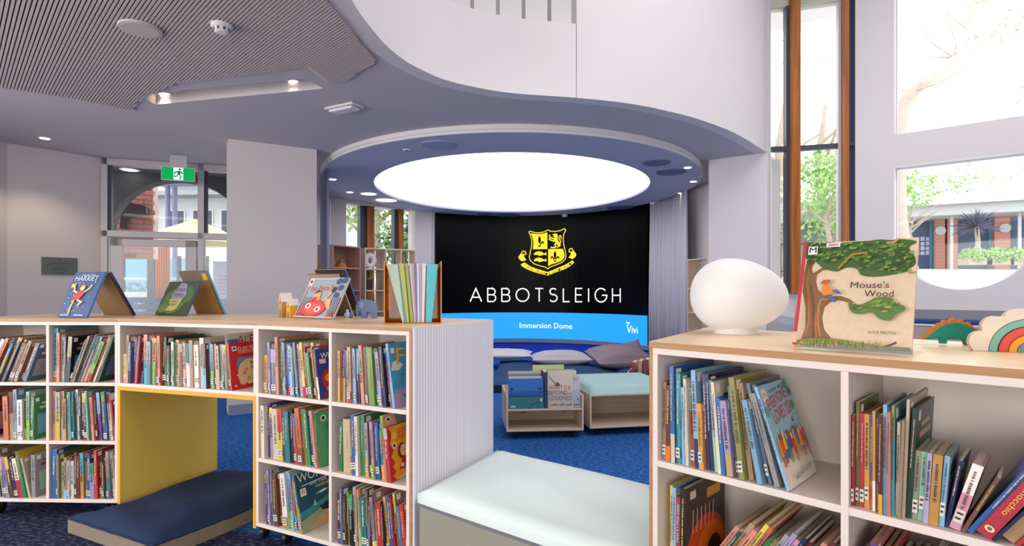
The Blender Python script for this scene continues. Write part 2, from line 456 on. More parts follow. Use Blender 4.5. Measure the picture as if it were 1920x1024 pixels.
pb = MB().plate(SP, (), CZ-.0035, CZ-.002); pb.build('backing', mat('slat_backing', '#6d676c', .9), sl)

# white fascia above the opening: low parapet, then full height
ej = min(range(len(edge)), key=lambda i: abs(edge[i][0]/max(.1, edge[i][1])-(1079-HX)/F) if edge[i][1] > 1 else 9)
def curved_wall(name, pts, z0, z1, th, m):
    nrm = []
    for i in range(len(pts)):
        a = Vector(pts[max(0, i-1)]); b = Vector(pts[min(len(pts)-1, i+1)]); t = (b-a).normalized(); nrm.append(Vector((-t.y, t.x)))
    v = []; f = []
    for p, n in zip(pts, nrm):
        q = Vector(p)+n*th; p = Vector(p)-n*.012
        v += [(p[0], p[1], z0), (p[0], p[1], z1), (q.x, q.y, z1), (q.x, q.y, z0)]
    for i in range(len(pts)-1):
        for k in range(4):
            f.append((i*4+k, (i+1)*4+k, (i+1)*4+(k+1) % 4, i*4+(k+1) % 4))
    f += [(0, 1, 2, 3), tuple((len(pts)-1)*4+k for k in (3, 2, 1, 0))]
    o = struct(name, MB().add(v, f), m); auto_smooth(o, 35); return o
curved_wall('wall_parapet', edge[:ej+1], CZ-.001, 3.66, .12, WHITE)
curved_wall('wall_upper', [(edge[ej][0]+.006, edge[ej][1]+.002)]+edge[ej+1:], CZ-.001, 5.6, .12, WHITE)

struct('roof_slab', MB().plate([(-6, -4.8), (6.6, -4.8), (6.6, 9), (-6, 9)], (), 5.6, 5.75), WHITE)
wall('wall_left', (-5.68, -4.5), (-5.68, 6.2), 0, 5.6, .25, [rect(2.0, .6, 8.6, 2.8)], WHITE2)  # unseen opening added along with the side fill lamp
wall('wall_back', (6.3, -4.5), (-5.68, -4.5), 0, 5.6, .25, [rect(4.8, .6, 10.8, 2.8)])  # unseen opening added along with the rear fill lamp
W1a, W1b = (-5.68, 6.2), (-5.14, 6.91)
wall('wall_plaque', W1a, W1b, 0, CZ, m=WHITE2)
P1a, P1b = (-3.1, 6.02), (-2.3, 6.49)
wall('wall_pier_left', P1a, P1b, 0, CZ, .3, m=WHITE2)
Fm, L_ = frame(P1a, P1b)
struct('baseboard_pier', MB().box(0, -.012, 0, L_, 0, .11), mat('grey_skirting', '#8793ab', .5), None, Fm)
wall('wall_side_left', (-3.22, 7.56), (-3.24, 9.83), 0, CZ)
LWa, LWb = (-3.235, 9.83), (-1.5, 11.25)
w0, w1 = on_line(649, LWa, LWb), on_line(779, LWa, LWb)
wall('wall_dome_left', LWa, LWb, 0, CZ, .3, [rect(w0, .95, w1, 2.95)])
wall('wall_dome_right', (2.72, 10.4), (3.2, 6.95), 0, CZ, .2)
P2a, P2b = (2.5, 7.0), (3.07, 6.62)
wall('wall_pier_right', P2a, P2b, 0, CZ, .3)
wall('wall_pier_edge', (3.07, 6.62), (3.125, 6.66), 0, 5.6, .3)
T0, T1, T2, T3 = (3.125, 6.68), (3.42, 6.65), (3.89, 6.5), (4.0, 6.42)
R0, R1 = (4.29, 6.18), (5.105, 5.50)
Rn = Vector(R1)-Vector(R0); Rn.normalize()
Ra = Vector(R0)-Rn*.37; Rb = Vector(R0)+Rn*2.6
lowh = [(.37, 2.76)]+[(.37+.587+.587*cos(a), 1.957+.587*sin(a)) for a in [pi+pi*i/24 for i in range(25)]]+[(.37+1.174, 2.76)]
upph = [(.37, 3.114), (.37+1.174, 3.114)]+[(.37+.587+.587*cos(a), 4.75+.587*sin(a)) for a in [pi*i/24 for i in range(25)]]
wall('wall_right', tuple(Ra), tuple(Rb), 0, 5.6, .22, [lowh, upph])
wall('wall_far_right', tuple(Rb), (6.3, -4.5), 0, 5.6)
# upper storey back wall with a window
wall('wall_upper_back', (-5.7, 6.5), (2.9, 6.5), 3.3, 5.6, .2, [rect(4.9, 3.6, 7.4, 5.3)])

def sheet(M, x0, x1, z0, z1, th=.008, y=0): return MB().box(x0, y-th/2, z0, x1, y+th/2, z1)
# ---- window_1: entrance glazing with a door
G0, G1 = (-5.14, 6.91), (-3.22, 7.56)
Fg, Lg = frame(G0, G1)
gx = lambda px: on_line(px, G0, G1)
w = empty('window_1', Fg, kind='structure')
x0, xm0, xm1, xe = 0.0, gx(372), gx(384), Lg
sheet(None, x0+.04, xm0, 2.1, 2.95).build('pane', GLASS, w); sheet(None, xm1, xe, 2.1, 2.95).build('pane', GLASS, w); sheet(None, xm1, xe, .1, 2.06).build('pane', GLASS, w)
for nm, b in (('jamb', (x0, -.05, 0, x0+.07, .07, CZ)), ('head', (x0, -.05, 2.94, xe, .07, CZ)), ('transom', (x0, -.05, 2.04, xe, .07, 2.12)), ('mullion', (xm0, -.05, 0, xm1, .07, CZ)), ('sill', (xm1, -.05, 0, xe, .07, .1))):
    MB().box(*b).build(nm, FRAMEG, w, bevel=.004)
for a, b in ((x0+.07, x0+.10), (xm1, xm1+.03)):
    MB().box(a, -.01, 2.12, b, .06, 2.94).build('gasket', DARKF, w)
d = empty('door_1', Fg, kind='structure')
a0, a1 = x0+.09, xm0-.015
for nm, b in (('stile', (a0, -.03, .02, a0+.14, .03, 2.02)), ('stile', (a1-.13, -.03, .02, a1, .03, 2.02)), ('rail', (a0, -.03, 1.93, a1, .03, 2.02)), ('rail', (a0, -.03, .02, a1, .03, .25)), ('push_bar', (a0+.1, -.09, 1.02, a1-.1, -.06, 1.06))):
    MB().box(*b).build(nm, FRAMEG, d, bevel=.003)
sheet(None, a0+.13, a1-.12, .24, 1.94).build('pane', GLASS, d)
# ---- window_2: dome window with orange mullions
Fd, Ld = frame(LWa, LWb); dx = lambda px: on_line(px, LWa, LWb)
w = empty('window_2', Fd, kind='structure')
sheet(None, w0, w1, .95, 2.95, .008, .2).build('pane', GLASS, w)
for p, q in ((679, 690), (743, 749)): MB().box(dx(p), .08, .95, dx(q), .22, 2.95).build('mullion', DARKF, w)
for p, q in ((690, 703), (749, 758)): MB().box(dx(p), .02, .95, dx(q), .2, 2.95).build('timber_mullion', TIMBER, w, bevel=.004)
MB().box(w0, 0, .93, w1, .3, .95).build('sill', WHITE, w)
# ---- window_3: tall bay window
w = empty('window_3', Matrix.Translation((0, 0, 0)), kind='structure')
sz, tz, hz = 1.325, 3.066, 4.81
for p, q, mm in ((T0, T1, GLASS), (T1, T2, GLASS), (T2, T3, mat('navy_reveal', '#2c3e63', .5))):
    Ft, Lt = frame(p, q); Mi = Ft
    sheet(None, 0, Lt, sz, tz, .008, .06).build('pane', mm, w, Mi); sheet(None, 0, Lt, tz+.04, hz, .008, .06).build('pane', mm, w, Mi)
    MB().box(0, .02, tz-.005, Lt, .10, tz+.05).build('transom', DARKF, w, Mi)
    MB().box(0, 0, sz-.04, Lt, .12, sz).build('sill', WHITE, w, Mi)
    MB().box(0, .02, hz, Lt, .16, hz+.1).build('head', mat('pale_head', '#c9cabb', .6) if 'pale_head' not in bpy.data.materials else bpy.data.materials['pale_head'], w, Mi)
    MB().box(0, .02, 0, Lt, .2, sz-.04).build('spandrel', WHITE, w, Mi)
    MB().box(0, .02, hz+.1, Lt, .2, 5.6).build('spandrel', WHITE, w, Mi)
for p, q, a, b in ((T0, T1, 1480, 1497), (T1, T2, 1578, 1590)):
    Ft, Lt = frame(p, q)
    x0, x1 = on_line(a, p, q), on_line(b, p, q)
    MB().box(x0, -.07, sz, x1, .06, 5.6).build('timber_mullion', TIMBER, w, Ft, bevel=.004)
    MB().box(x0-.035, 0, sz, x0-.003, .1, hz).build('mullion', DARKF if a < 1500 else FRAMEG, w, Ft)
MB().box(-.02, -.005, 0, .012, .1, 5.6).build('jamb', WHITE, w, frame(T0, T1)[0])
wall('wall_bay_edge', T3, tuple(Ra), 0, 5.6, .2)
# ---- windows 4 and 5: arched panes in the thick wall
Fr, Lr = frame(tuple(Ra), tuple(Rb)); Mr = Fr @ Matrix.Rotation(pi/2, 4, 'X')
for n, hole in ((4, lowh), (5, upph)):
    w = empty('window_%d' % n, Mr, kind='structure')
    MB().plate(hole, (), -.18, -.172).build('pane', GLASS, w)
    cx = sum(p[0] for p in hole)/len(hole); cy = sum(p[1] for p in hole)/len(hole)
    inn = [(cx+(p[0]-cx)*.975, cy+(p[1]-cy)*.982) for p in hole]
    MB().plate(hole, [inn], -.2, -.15).build('window_frame', WHITE, w)
# ---- window_6: upper storey
w = empty('window_6', Matrix.Translation((0, 6.5, 0)), kind='structure')
sheet(None, -.8, 1.7, 3.6, 5.3, .008, .1).build('pane', GLASS, w)
for i in range(9): MB().box(-.8+i*.305, .02, 3.6, -.755+i*.305, .08, 5.3).build('mullion', WHITE, w)
MB().box(-.8, .02, 4.45, 1.7, .08, 4.5).build('rail', FRAMEG, w)

# ------------------------------------------------------------------ dome: hanging ring, light panel, screen
DC, DRX, DRY, DZ = (0.0, 8.56), 2.75, 3.07, 2.94
LC, LRX, LRY = (0.0, 8.67), 2.09, 2.40
ell = lambda c, a, b, n=96: [(c[0]+a*cos(2*pi*i/n), c[1]+b*sin(2*pi*i/n)) for i in range(n)]
o = struct('ceiling_dome_ring', MB().plate(ell(DC, DRX, DRY), [ell(LC, LRX, LRY)], DZ, CZ), CEILB); auto_smooth(o, 30)
mb = MB(); mb.plate(ell(DC, DRX+.03, DRY+.03), [ell(DC, DRX, DRY)], DZ+.03, DZ+.045)
o = mb.build('trim_ring', WHITE, o)
sk = curved_wall('ceiling_dome_skirt', [(p[0], p[1]) for p in ell(DC, DRX+.002, DRY+.002, 96)]+[(DC[0]+DRX+.002, DC[1])], DZ+.001, CZ-.001, .004, WHITE)  # white shell added so the ring's outer face looks lit
pn = MB().plate(ell(LC, LRX*.998, LRY*.998), (), CZ-.055, CZ-.045).build('dome_light', DOMEL)
tag(pn, 'huge glowing oval light panel in the dome ceiling above the screen', 'light')

SCC, SR = (.1, 9.05), 2.65
def cyl_ang(px):
    r = (px-HX)/F; # X=r*Y ; (rY-cx)^2+(Y-cy)^2=R^2
    a = r*r+1; b = -2*(r*SCC[0]+SCC[1]); c = SCC[0]**2+SCC[1]**2-SR*SR
    Y = (-b+sqrt(b*b-4*a*c))/(2*a)
    return atan2(r*Y-SCC[0], Y-SCC[1]), Y
def cyl(a, z, lift=0): return Vector((SCC[0]+(SR-lift)*sin(a), SCC[1]+(SR-lift)*cos(a), z))
aL, aR = cyl_ang(818)[0], cyl_ang(1214)[0]
def cyl_strip(a0, a1, z0, z1, r0, r1, n=40):
    mb = MB(); v = []
    for i in range(n+1):
        a = a0+(a1-a0)*i/n
        v += [cyl(a, z0, r0), cyl(a, z1, r0), cyl(a, z1, r1), cyl(a, z0, r1)]
    f = [(i*4+k, i*4+(k+1) % 4, (i+1)*4+(k+1) % 4, (i+1)*4+k) for i in range(n) for k in range(4)]
    f += [(3, 2, 1, 0), (n*4, n*4+1, n*4+2, n*4+3)]
    return mb.add(v, f)
ZB0, ZB1 = .345, .90
scr = empty('video_screen', cyl((aL+aR)/2, ZB0), 'huge curved black video screen with yellow crest and blue strip under the dome', 'screen')
Minv = scr.matrix_world.inverted()
def world_child(mb, name, m, parent, **k):
    return mb.build(name, m, parent, parent.matrix_world.inverted(), **k)
world_child(cyl_strip(aL, aR, ZB0, 3.0, 0, -.06), 'panel', SCRK, scr)
world_child(cyl_strip(aL, aR, ZB0, ZB1, .003, .001), 'blue_strip', emit_mat('screen_blue', '#1b8cff', 1.0), scr)
o = struct('wall_plinth', cyl_strip(aL-.3, aR+.3, .27, .335, .03, -.2), mat('ledge_grey', '#8a8b9c', .5)); 
o = struct('wall_plinth_base', cyl_strip(aL-.3, aR+.3, 0, .27, -.02, -.2), mat('plinth_blue', '#1c4fd0', .35))  # the screen's blue glow is put into the plinth colour
wall('wall_behind_screen', tuple(cyl(aL-.03, 0, -.05))[:2], (-1.2, 11.9), 0, CZ); wall('wall_behind_screen', (-1.6, 11.95), (2.9, 11.95), 0, CZ)

# screen picture
ac = cyl_ang(1026)[0]; zc0 = 1.2
arcz = lambda py, Y: CH-(py-HY)/F*Y
Yc = cyl_ang(1026)[1]
pxm = Yc/F                                     # metres per photograph pixel near the screen's middle
pr = Print(lambda u, v, l: cyl(ac+u/SR, v, .006+l), .0008, .18)
def strokes(pr, s, x, y, h, wid, col, gap, widths):
    """thin geometric capitals drawn with strokes"""
    for ch in s:
        w_ = widths[ch]*h
        P = lambda a, b: (x+a*w_, y+b*h)
        A = lambda cx, cy, rx, ry, a0, a1: [P(*q) for q in arc(cx, cy, rx, ry, a0, a1, 14)]
        Ls = {'A': [[P(0, 0), P(.5, 1), P(1, 0)], [P(.2, .33), P(.8, .33)]],
              'B': [[P(0, 0), P(0, 1), P(.55, 1)]+A(.55, .76, .38, .24, 90, -90)+[P(0, .52)], [P(.55, .52)]+A(.58, .26, .42, .26, 90, -90)+[P(0, 0)]],
              'O': [A(.5, .5, .5, .5, 0, 360)], 'T': [[P(0, 1), P(1, 1)], [P(.5, 1), P(.5, 0)]],
              'S': [A(.5, .76, .42, .24, 35, 270)[:]+A(.5, .27, .48, .27, 90, -145)], 'L': [[P(0, 1), P(0, 0), P(1, 0)]],
              'E': [[P(1, 1), P(0, 1), P(0, 0), P(1, 0)], [P(0, .52), P(.9, .52)]], 'I': [[P(.5, 0), P(.5, 1)]],
              'G': [A(.5, .5, .5, .5, 42, 360)+[P(.58, .5)]], 'H': [[P(0, 0), P(0, 1)], [P(1, 0), P(1, 1)], [P(0, .5), P(1, .5)]]}[ch]
        for l in Ls: pr.line(l, wid, col)
        x += w_+gap
WD = {'A': .9, 'B': .62, 'O': 1.0, 'T': .62, 'S': .62, 'L': .5, 'E': .52, 'I': .1, 'G': 1.0, 'H': .68}
word = 'ABBOTSLEIGH'; hh = 24.5*pxm
tot = 293*pxm; gp = (tot-sum(WD[c] for c in word)*hh)/(len(word)-1)
strokes(pr, word, -tot/2, arcz(565.5, Yc), hh, .025, '#ffffff', gp, WD)
pr.text('Immersion Dome', 0-2*pxm, arcz(615.5, Yc), 10.5*pxm, '#ffffff', 0, 100*pxm, 'C')
uv = SR*(cyl_ang(1186)[0]-ac); pv = cyl_ang(1186)[1]/F
pr.text('Vivi', uv, arcz(625, cyl_ang(1186)[1]), 15*pv, '#ffffff', 0, 28*pv, 'C')
zt_ = arcz(606, cyl_ang(1186)[1]); pr.line([(uv-15*pv, zt_), (uv-6*pv, zt_)], .022, '#ffffff'); pr.line([(uv-10.5*pv, zt_), (uv-10.5*pv, zt_-.05)], .022, '#ffffff')
# crest: coordinates read in a 1560 x 1024 grid
cs = pxm*160/1560
Q = lambda x, y: ((x-757)*cs+1.2*pxm, arcz(472.5, Yc)-(y-512)*cs)
QL = lambda pts: [Q(*p) for p in pts]
YC = '#f5d83a'
sh = [(405, 140), (430, 128), (520, 155), (600, 160), (690, 145), (755, 112), (820, 138), (900, 145), (990, 130), (1070, 98), (1095, 125), (1060, 190), (1045, 280), (1060, 400), (1085, 500), (1100, 590), (1080, 660), (1010, 715), (900, 755), (800, 790), (757, 822), (710, 788), (610, 765), (500, 725), (430, 660), (415, 600), (435, 500), (460, 400), (460, 290), (435, 200)]
pr.line(QL(sh), 15*cs, YC, True)
pr.poly(QL([(440, 165), (520, 178), (620, 182), (690, 172), (750, 155), (750, 460), (482, 460), (490, 380), (488, 300), (470, 225)]), YC)
pr.poly(QL([(765, 462), (1040, 462), (1065, 540), (1072, 600), (1055, 640), (1000, 685), (900, 720), (810, 745), (765, 775)]), YC)
def fleur(cx, cy, s):
    T = lambda pts: QL([(cx+x*s, cy+y*s) for x, y in pts])
    pr.poly(T([(0, -110), (20, -70), (26, -20), (14, 40), (0, 60), (-14, 40), (-26, -20), (-20, -70)]), '#050505')
    for g in (-1, 1):
        pr.poly(T([(g*x, y) for x, y in ((8, 62), (26, 20), (50, -4), (74, 0), (86, 24), (76, 52), (62, 54), (66, 32), (54, 26), (36, 44), (24, 72))]), '#050505')
    pr.poly(T([(-34, 78), (34, 78), (20, 92), (0, 114), (-20, 92)]), '#050505')
fleur(604, 318, .95); fleur(893, 596, .95)
for y in (0, 115):
    pr.poly(QL([(495, 548+y), (530, 512+y), (590, 498+y), (640, 508+y), (690, 540+y), (728, 515+y), (735, 575+y), (690, 560+y), (640, 575+y), (585, 582+y), (575, 560+y), (540, 565+y), (510, 566+y)]), YC)
    pr.disc(*Q(545, 538+y), 6*cs, 6*cs, '#050505', 8)
# lion rampant
pr.poly(QL([(840, 205), (880, 182), (930, 185), (948, 225), (940, 275), (955, 320), (985, 355), (1000, 385), (965, 395), (920, 370), (895, 330), (850, 330), (880, 290), (890, 250), (850, 240), (880, 215)]), YC)
for l, wd in (([(790, 200), (800, 240), (840, 268), (890, 275)], 24), ([(782, 258), (800, 290), (850, 310), (900, 320)], 22), ([(985, 370), (1000, 330), (970, 280), (975, 235), (1000, 225), (1008, 285)], 18), ([(930, 370), (890, 375), (905, 430), (810, 432)], 24), ([(965, 385), (945, 410), (990, 400), (935, 438)], 16)):
    pr.line(QL([tuple(p)[:2] for p in smooth_path([Vector((a, b, 0)) for a, b in l], 5)]), wd*cs, YC)
# ribbon with the motto
for g in (0, 1):
    mir = (lambda pts: [(1510-x, y-30) for x, y in pts]) if g else (lambda pts: pts)
    pr.poly(QL(mir([(210, 600), (270, 520), (300, 560), (360, 660), (280, 680), (235, 650)])), YC)
    pr.line(QL(mir([(275, 520), (300, 490), (345, 505), (355, 545), (315, 565), (300, 540)])), 17*cs, YC)
bot = [(258, 735), (330, 700), (420, 765), (540, 815), (660, 850), (757, 880), (850, 845), (960, 800), (1080, 755), (1170, 705), (1225, 672), (1255, 715), (1180, 780), (1080, 830), (960, 870), (860, 905), (757, 945), (660, 920), (540, 890), (430, 850), (340, 810), (270, 765)]
pr.poly(QL(bot), YC)
mid = [tuple(p)[:2] for p in smooth_path([Vector((a, b, 0)) for a, b in ((275, 722), (340, 765), (440, 818), (560, 862), (680, 895), (757, 918), (850, 888), (960, 845), (1080, 800), (1170, 752), (1240, 700))], 6)]
motto = 'TEMPUS CELERIUS RADIO FUGIT'
acc = [0]
for a, b in zip(mid, mid[1:]): acc.append(acc[-1]+sqrt((a[0]-b[0])**2+(a[1]-b[1])**2))
for i, ch in enumerate(motto):
    if ch == ' ': continue
    s = acc[-1]*(i+.5)/len(motto); k = max(j for j in range(len(acc)-1) if acc[j] <= s); t = (s-acc[k])/(acc[k+1]-acc[k])
    x = mid[k][0]+(mid[k+1][0]-mid[k][0])*t; y = mid[k][1]+(mid[k+1][1]-mid[k][1])*t
    an = -math.degrees(atan2(mid[k+1][1]-mid[k][1], mid[k+1][0]-mid[k][0]))
    u, v = Q(x, y+22)
    pr.text(ch, u, v, 44*cs, '#100c02', an, 30*cs, 'C')
world_child(pr.mb, 'picture', SCRP, scr)

# curtains
def curtain(name, a0, a1, c, R, z0, z1, m, label, amp=.035, folds=22, steps=8):
    v = []; f = []; n = folds*steps
    for i in range(n+1):
        a = a0+(a1-a0)*i/n
        ph = 2*pi*i/steps
        for j, z in enumerate((z0, (z0+z1)/2, z1)):
            r = R+amp*(.55+.45*(2-j)/2)*sin(ph+.5*sin(i*.37+j*.5))+.012*sin(i*.9+j)
            v.append((c[0]+r*sin(a), c[1]+r*cos(a), z))
    for i in range(n):
        for j in range(2): f.append((i*3+j, (i+1)*3+j, (i+1)*3+j+1, i*3+j+1))
    o = MB().add(v, f).build(name, m, smooth=True)
    s = o.modifiers.new('cloth', 'SOLIDIFY'); s.thickness = .006
    return tag(o, label, 'curtain')
aa = cyl_ang(1214)[0]
curtain('curtain', aa+.02, radians(100), SCC, 2.66, .03, 2.95, CURT, 'pale grey full length curtain hanging beside the video screen', amp=.05, folds=30)
curtain('curtain', radians(-122), radians(-108), (0, 8.56), 2.78, .03, CZ-.01, CURT2, 'narrow bundle of dark grey curtain hanging against the pier', folds=5)

# ------------------------------------------------------------------ ceiling fittings
def downlight(p, r, label, grp, glow=LED, ring=WHITE, z=None):
    e = empty('downlight', p, label, 'light', grp)
    MB().lathe([(r*1.25, -.004), (r*1.25, .004), (r, .004), (r, -.004)][:2]+[(r*1.0, .005)], 20).build('trim_ring', ring, e)
    MB().lathe([(r*.9, -.006), (r*.9, -.003)], 20).build('lens', glow, e)
    return e
def spot_under(p, energy, color=(1, .8, .58), ang=110):
    lamp('downlight_lamp', 'SPOT', (p[0], p[1], p[2]-.03), energy, color, .04, spot=radians(ang))
for i, (x, y, lab) in enumerate(((311, 177, 'warm recessed downlight in the ceiling trough, end away from the emergency light'), (553, 154, 'warm recessed downlight in the ceiling trough, end towards the emergency light'))):
    p = atz(x, y, CZ+.086); downlight(p, .055, lab, 'downlights in the trough'); spot_under(p, 20); lamp('trough_glow', 'POINT', (p.x, p.y, p.z-.025), 1.6, (1, .72, .45), .02)
p = atz(84, 259, CZ-.002); downlight(p, .05, 'single warm downlight in the smooth ceiling near the plaque wall', None); spot_under(p, 22)
dl = [((62, 275), 'lone small warm downlight on the dome ring beside the dark curtain bundle'), ((145, 338), 'small warm downlight on the dome ring beside the glowing white discs')]
for (x, y), lab in dl: downlight(atz(600+x/2.595, 230+y/2.595, DZ-.002), .055, lab, 'warm downlights of the dome ring')
for (x, y), lab in (((1789, 218), 'warm dome downlight beside the two round speakers'), ((1817, 286), 'warm dome downlight at the outer rim, middle of three'), ((1756, 343), 'warm dome downlight just above the pale grey curtain')):
    p = atz(600+x/2.595, 230+y/2.595, DZ-.002); downlight(p, .05, lab, 'warm downlights of the dome ring')
for (x, y), r, lab in (((237, 346), .14, 'smaller white glowing disc light on the dome ring'), ((322, 377), .2, 'larger white glowing disc light on the dome ring')):
    downlight(atz(600+x/2.595, 230+y/2.595, DZ-.002), r, lab, None, emit_mat('disc_glow', (1, .98, .97), 1.2))
def disc(name, p, r, m, lab, cat='speaker', h=.008, inner=None):
    e = empty(name, p, lab, cat)
    MB().lathe([(r*.97, -h), (r, -h*.4), (r, .002)], 28).build('rim', m, e)
    MB().lathe([(r*.86, -h-.002), (r*.86, -h*.9)], 28).build('grille', inner or m, e)
    return e
SPK = mat('speaker_grey', '#6f7594', .7); SPK2 = mat('speaker_pale', '#a3a8c2', .7)
for (x, y), r, m, lab in (((578, 108), .19, SPK2, 'pale round flush ceiling speaker on the near dome ring'), ((1638, 195), .17, SPK, 'flat grey round speaker on the dome ring, nearer the light panel'), ((1710, 240), .2, SPK, 'recessed round speaker on the dome ring near the warm downlights'), ((915, 449), .26, SPK, 'dark round speaker over the screen below the light panel'), ((805, 445), .17, SPK, 'thin dark round vent over the screen edge'), ((1458, 412), .26, SPK, 'dark round speaker on the dome ring above the curtain top')):
    disc('ceiling_speaker', atz(600+x/2.595, 230+y/2.595, DZ-.001), r, m, lab)
p = atz(763, 281, DZ-.001); e = empty('ceiling_sensor', p, 'tiny white ring sensor on the near dome ring', 'sensor')
MB().lathe([(.04, -.012), (.05, -.004), (.05, 0)], 20).build('rim', WHITE, e); MB().lathe([(.022, -.014), (.022, -.011)], 16).build('eye', SPK, e)
p = atz(1059, 402.5, DZ-.001); e = empty('ceiling_sensor', p, 'small white sensor stub on the far dome ring above the screen', 'sensor')
MB().lathe([(.05, -.05), (.06, -.02), (.06, 0)], 16).build('body', WHITE, e)
p = atz(263, 53, CZ-.016); disc('ceiling_speaker', p, .12, SLAT, 'round flush speaker painted like the grooved ceiling slats', h=.012)
p = atz(416, 47, CZ-.016); e = empty('smoke_detector', p, 'white round smoke detector on the grooved ceiling slats', 'detector')
MB().lathe([(.052, -.022), (.062, -.014), (.062, 0)], 24).build('base', WHITE, e)
MB().lathe([(.03, -.05), (.043, -.044), (.045, -.02)], 24).build('cap', WHITE, e)
for k in range(8):
    a = k*pi/4; MB().box(-.006, -.0015, -.041, .006, .0015, -.024, M=Matrix.Rotation(a, 4, 'Z') @ Matrix.Translation((0, .044, 0))).build('slot', DARKF, e)
p = atz(645, 200, CZ-.001); e = empty('emergency_light', Matrix.Translation(p) @ Matrix.Rotation(radians(-28), 4, 'Z'), 'white rectangular emergency light under the ceiling by the trough', 'light')
MB().box(-.17, -.075, -.02, .17, .075, 0).build('housing', WHITE, e, bevel=.008)
MB().box(-.14, -.055, -.045, .14, .055, -.02).build('lens', mat('frosted_lens', '#d9d9e2', .3), e, bevel=.012)
MB().box(.1, -.06, -.026, .11, -.05, -.018).build('led', DARKF, e)
# exit sign hung before the entrance glazing
p = aty(334, 326, 6.75); a = atan2(.65, 1.92)
e = empty('exit_sign', Matrix.Translation((p.x, p.y, p.z)) @ Matrix.Rotation(a, 4, 'Z'), 'green illuminated sign with white running figure over the entrance glazing', 'sign')
hw, hh_ = .182, .083
MB().box(-hw, 0, -hh_, hw, .03, hh_).build('box', WHITE, e, bevel=.003)
pr = Print(lambda u, v, l: Vector((u, -.001-l, v)), .0006)
pr.rect(-hw+.006, -hh_+.006, hw-.006, hh_-.006, '#12a558'); pr.rect(-.05, -hh_+.008, .055, hh_-.008, '#f2fbf6')
G = '#12854a'
pr.disc(.018, .055, .014, .014, G, 12); pr.poly([(-.012, .036), (.03, .036), (.022, -.012), (-.006, -.008)], G)
for l in ([(-.006, .03), (-.034, .018), (-.038, -.012)], [(.026, .03), (.04, .008), (.052, .02)], [(.0, -.008), (-.02, -.034), (-.048, -.03)], [(.016, -.01), (.03, -.036), (.018, -.07)]): pr.line(l, .013, G)
pr.mb.build('face', attr_mat('sign_face', emit=.85), e)
MB().box(-.09, .008, hh_, .09, .022, CZ-p.z).build('bracket', FRAMEG, e)
# plaque
Fw, Lw = frame(W1a, W1b); wx = lambda px: on_line(px, W1a, W1b)
a, b = wx(77), wx(144.5)
e = empty('wall_plaque_sign', Fw @ Matrix.Translation(((a+b)/2, 0, 1.655)), 'small grey engraved plaque on the white wall by the entrance', 'plaque')
hw = (b-a)/2
MB().box(-hw, -.012, -.105, hw, 0, .105).build('plate', mat('plaque_grey', '#6f7672', .35, metal=.5), e, bevel=.002)
pr = Print(lambda u, v, l: Vector((u, -.0125-l, v)))
pr.disc(0, .075, .016*hw/.3, .013, '#2e3331', 10)
for v, k in ((.035, .62), (.01, .8), (-.018, .42), (-.036, .5), (-.054, .36), (-.078, .3)):
    x = -hw*k; random.seed(int(v*1000)+99)
    while x < hw*k:
        q = random.uniform(.01, .035)*hw/.25; pr.rect(x, v-.004, min(x+q, hw*k), v+.004, '#3a3f3d'); x += q+.008*hw/.25
eg = pr.build('engraving', PRINT, e); eg['kind'] = 'stuff'
# ------------------------------------------------------------------ bookcases (front lines in plan)
uA, uB, uC, uD = (-3.262, 3.285), (-2.33, 3.255), (-1.366, 2.94), (-.453, 2.49)
dA, dB = (.446, 1.79), (.446+1.15*.702, 1.79-1.15*.712)
ZT, TW, RL, S1, S2, S3, ST = 1.20, .02, .02, .82, .474, .128, .02
BOOKCELLS = {}
def board(par, nm, m, x0, y0, z0, x1, y1, z1, bev=.0015): return MB().box(x0, y0, z0, x1, y1, z1).build(nm, m, par, bevel=bev)
def caster(par, x, y, top=.108):
    c = MB().box(x-.03, y-.03, top-.012, x+.03, y+.03, top).box(x-.022, y-.012, .03, x-.016, y+.02, top-.012).box(x+.016, y-.012, .03, x+.022, y+.02, top-.012).build('caster', BLACKM, par)
    M = Matrix.Translation((x, y, .03)) @ Matrix.Rotation(pi/2, 4, 'Y')
    MB().lathe([(.024, -.014), (.03, -.01), (.03, .01), (.024, .014)], 14, M).build('wheel', BLACKM, c)
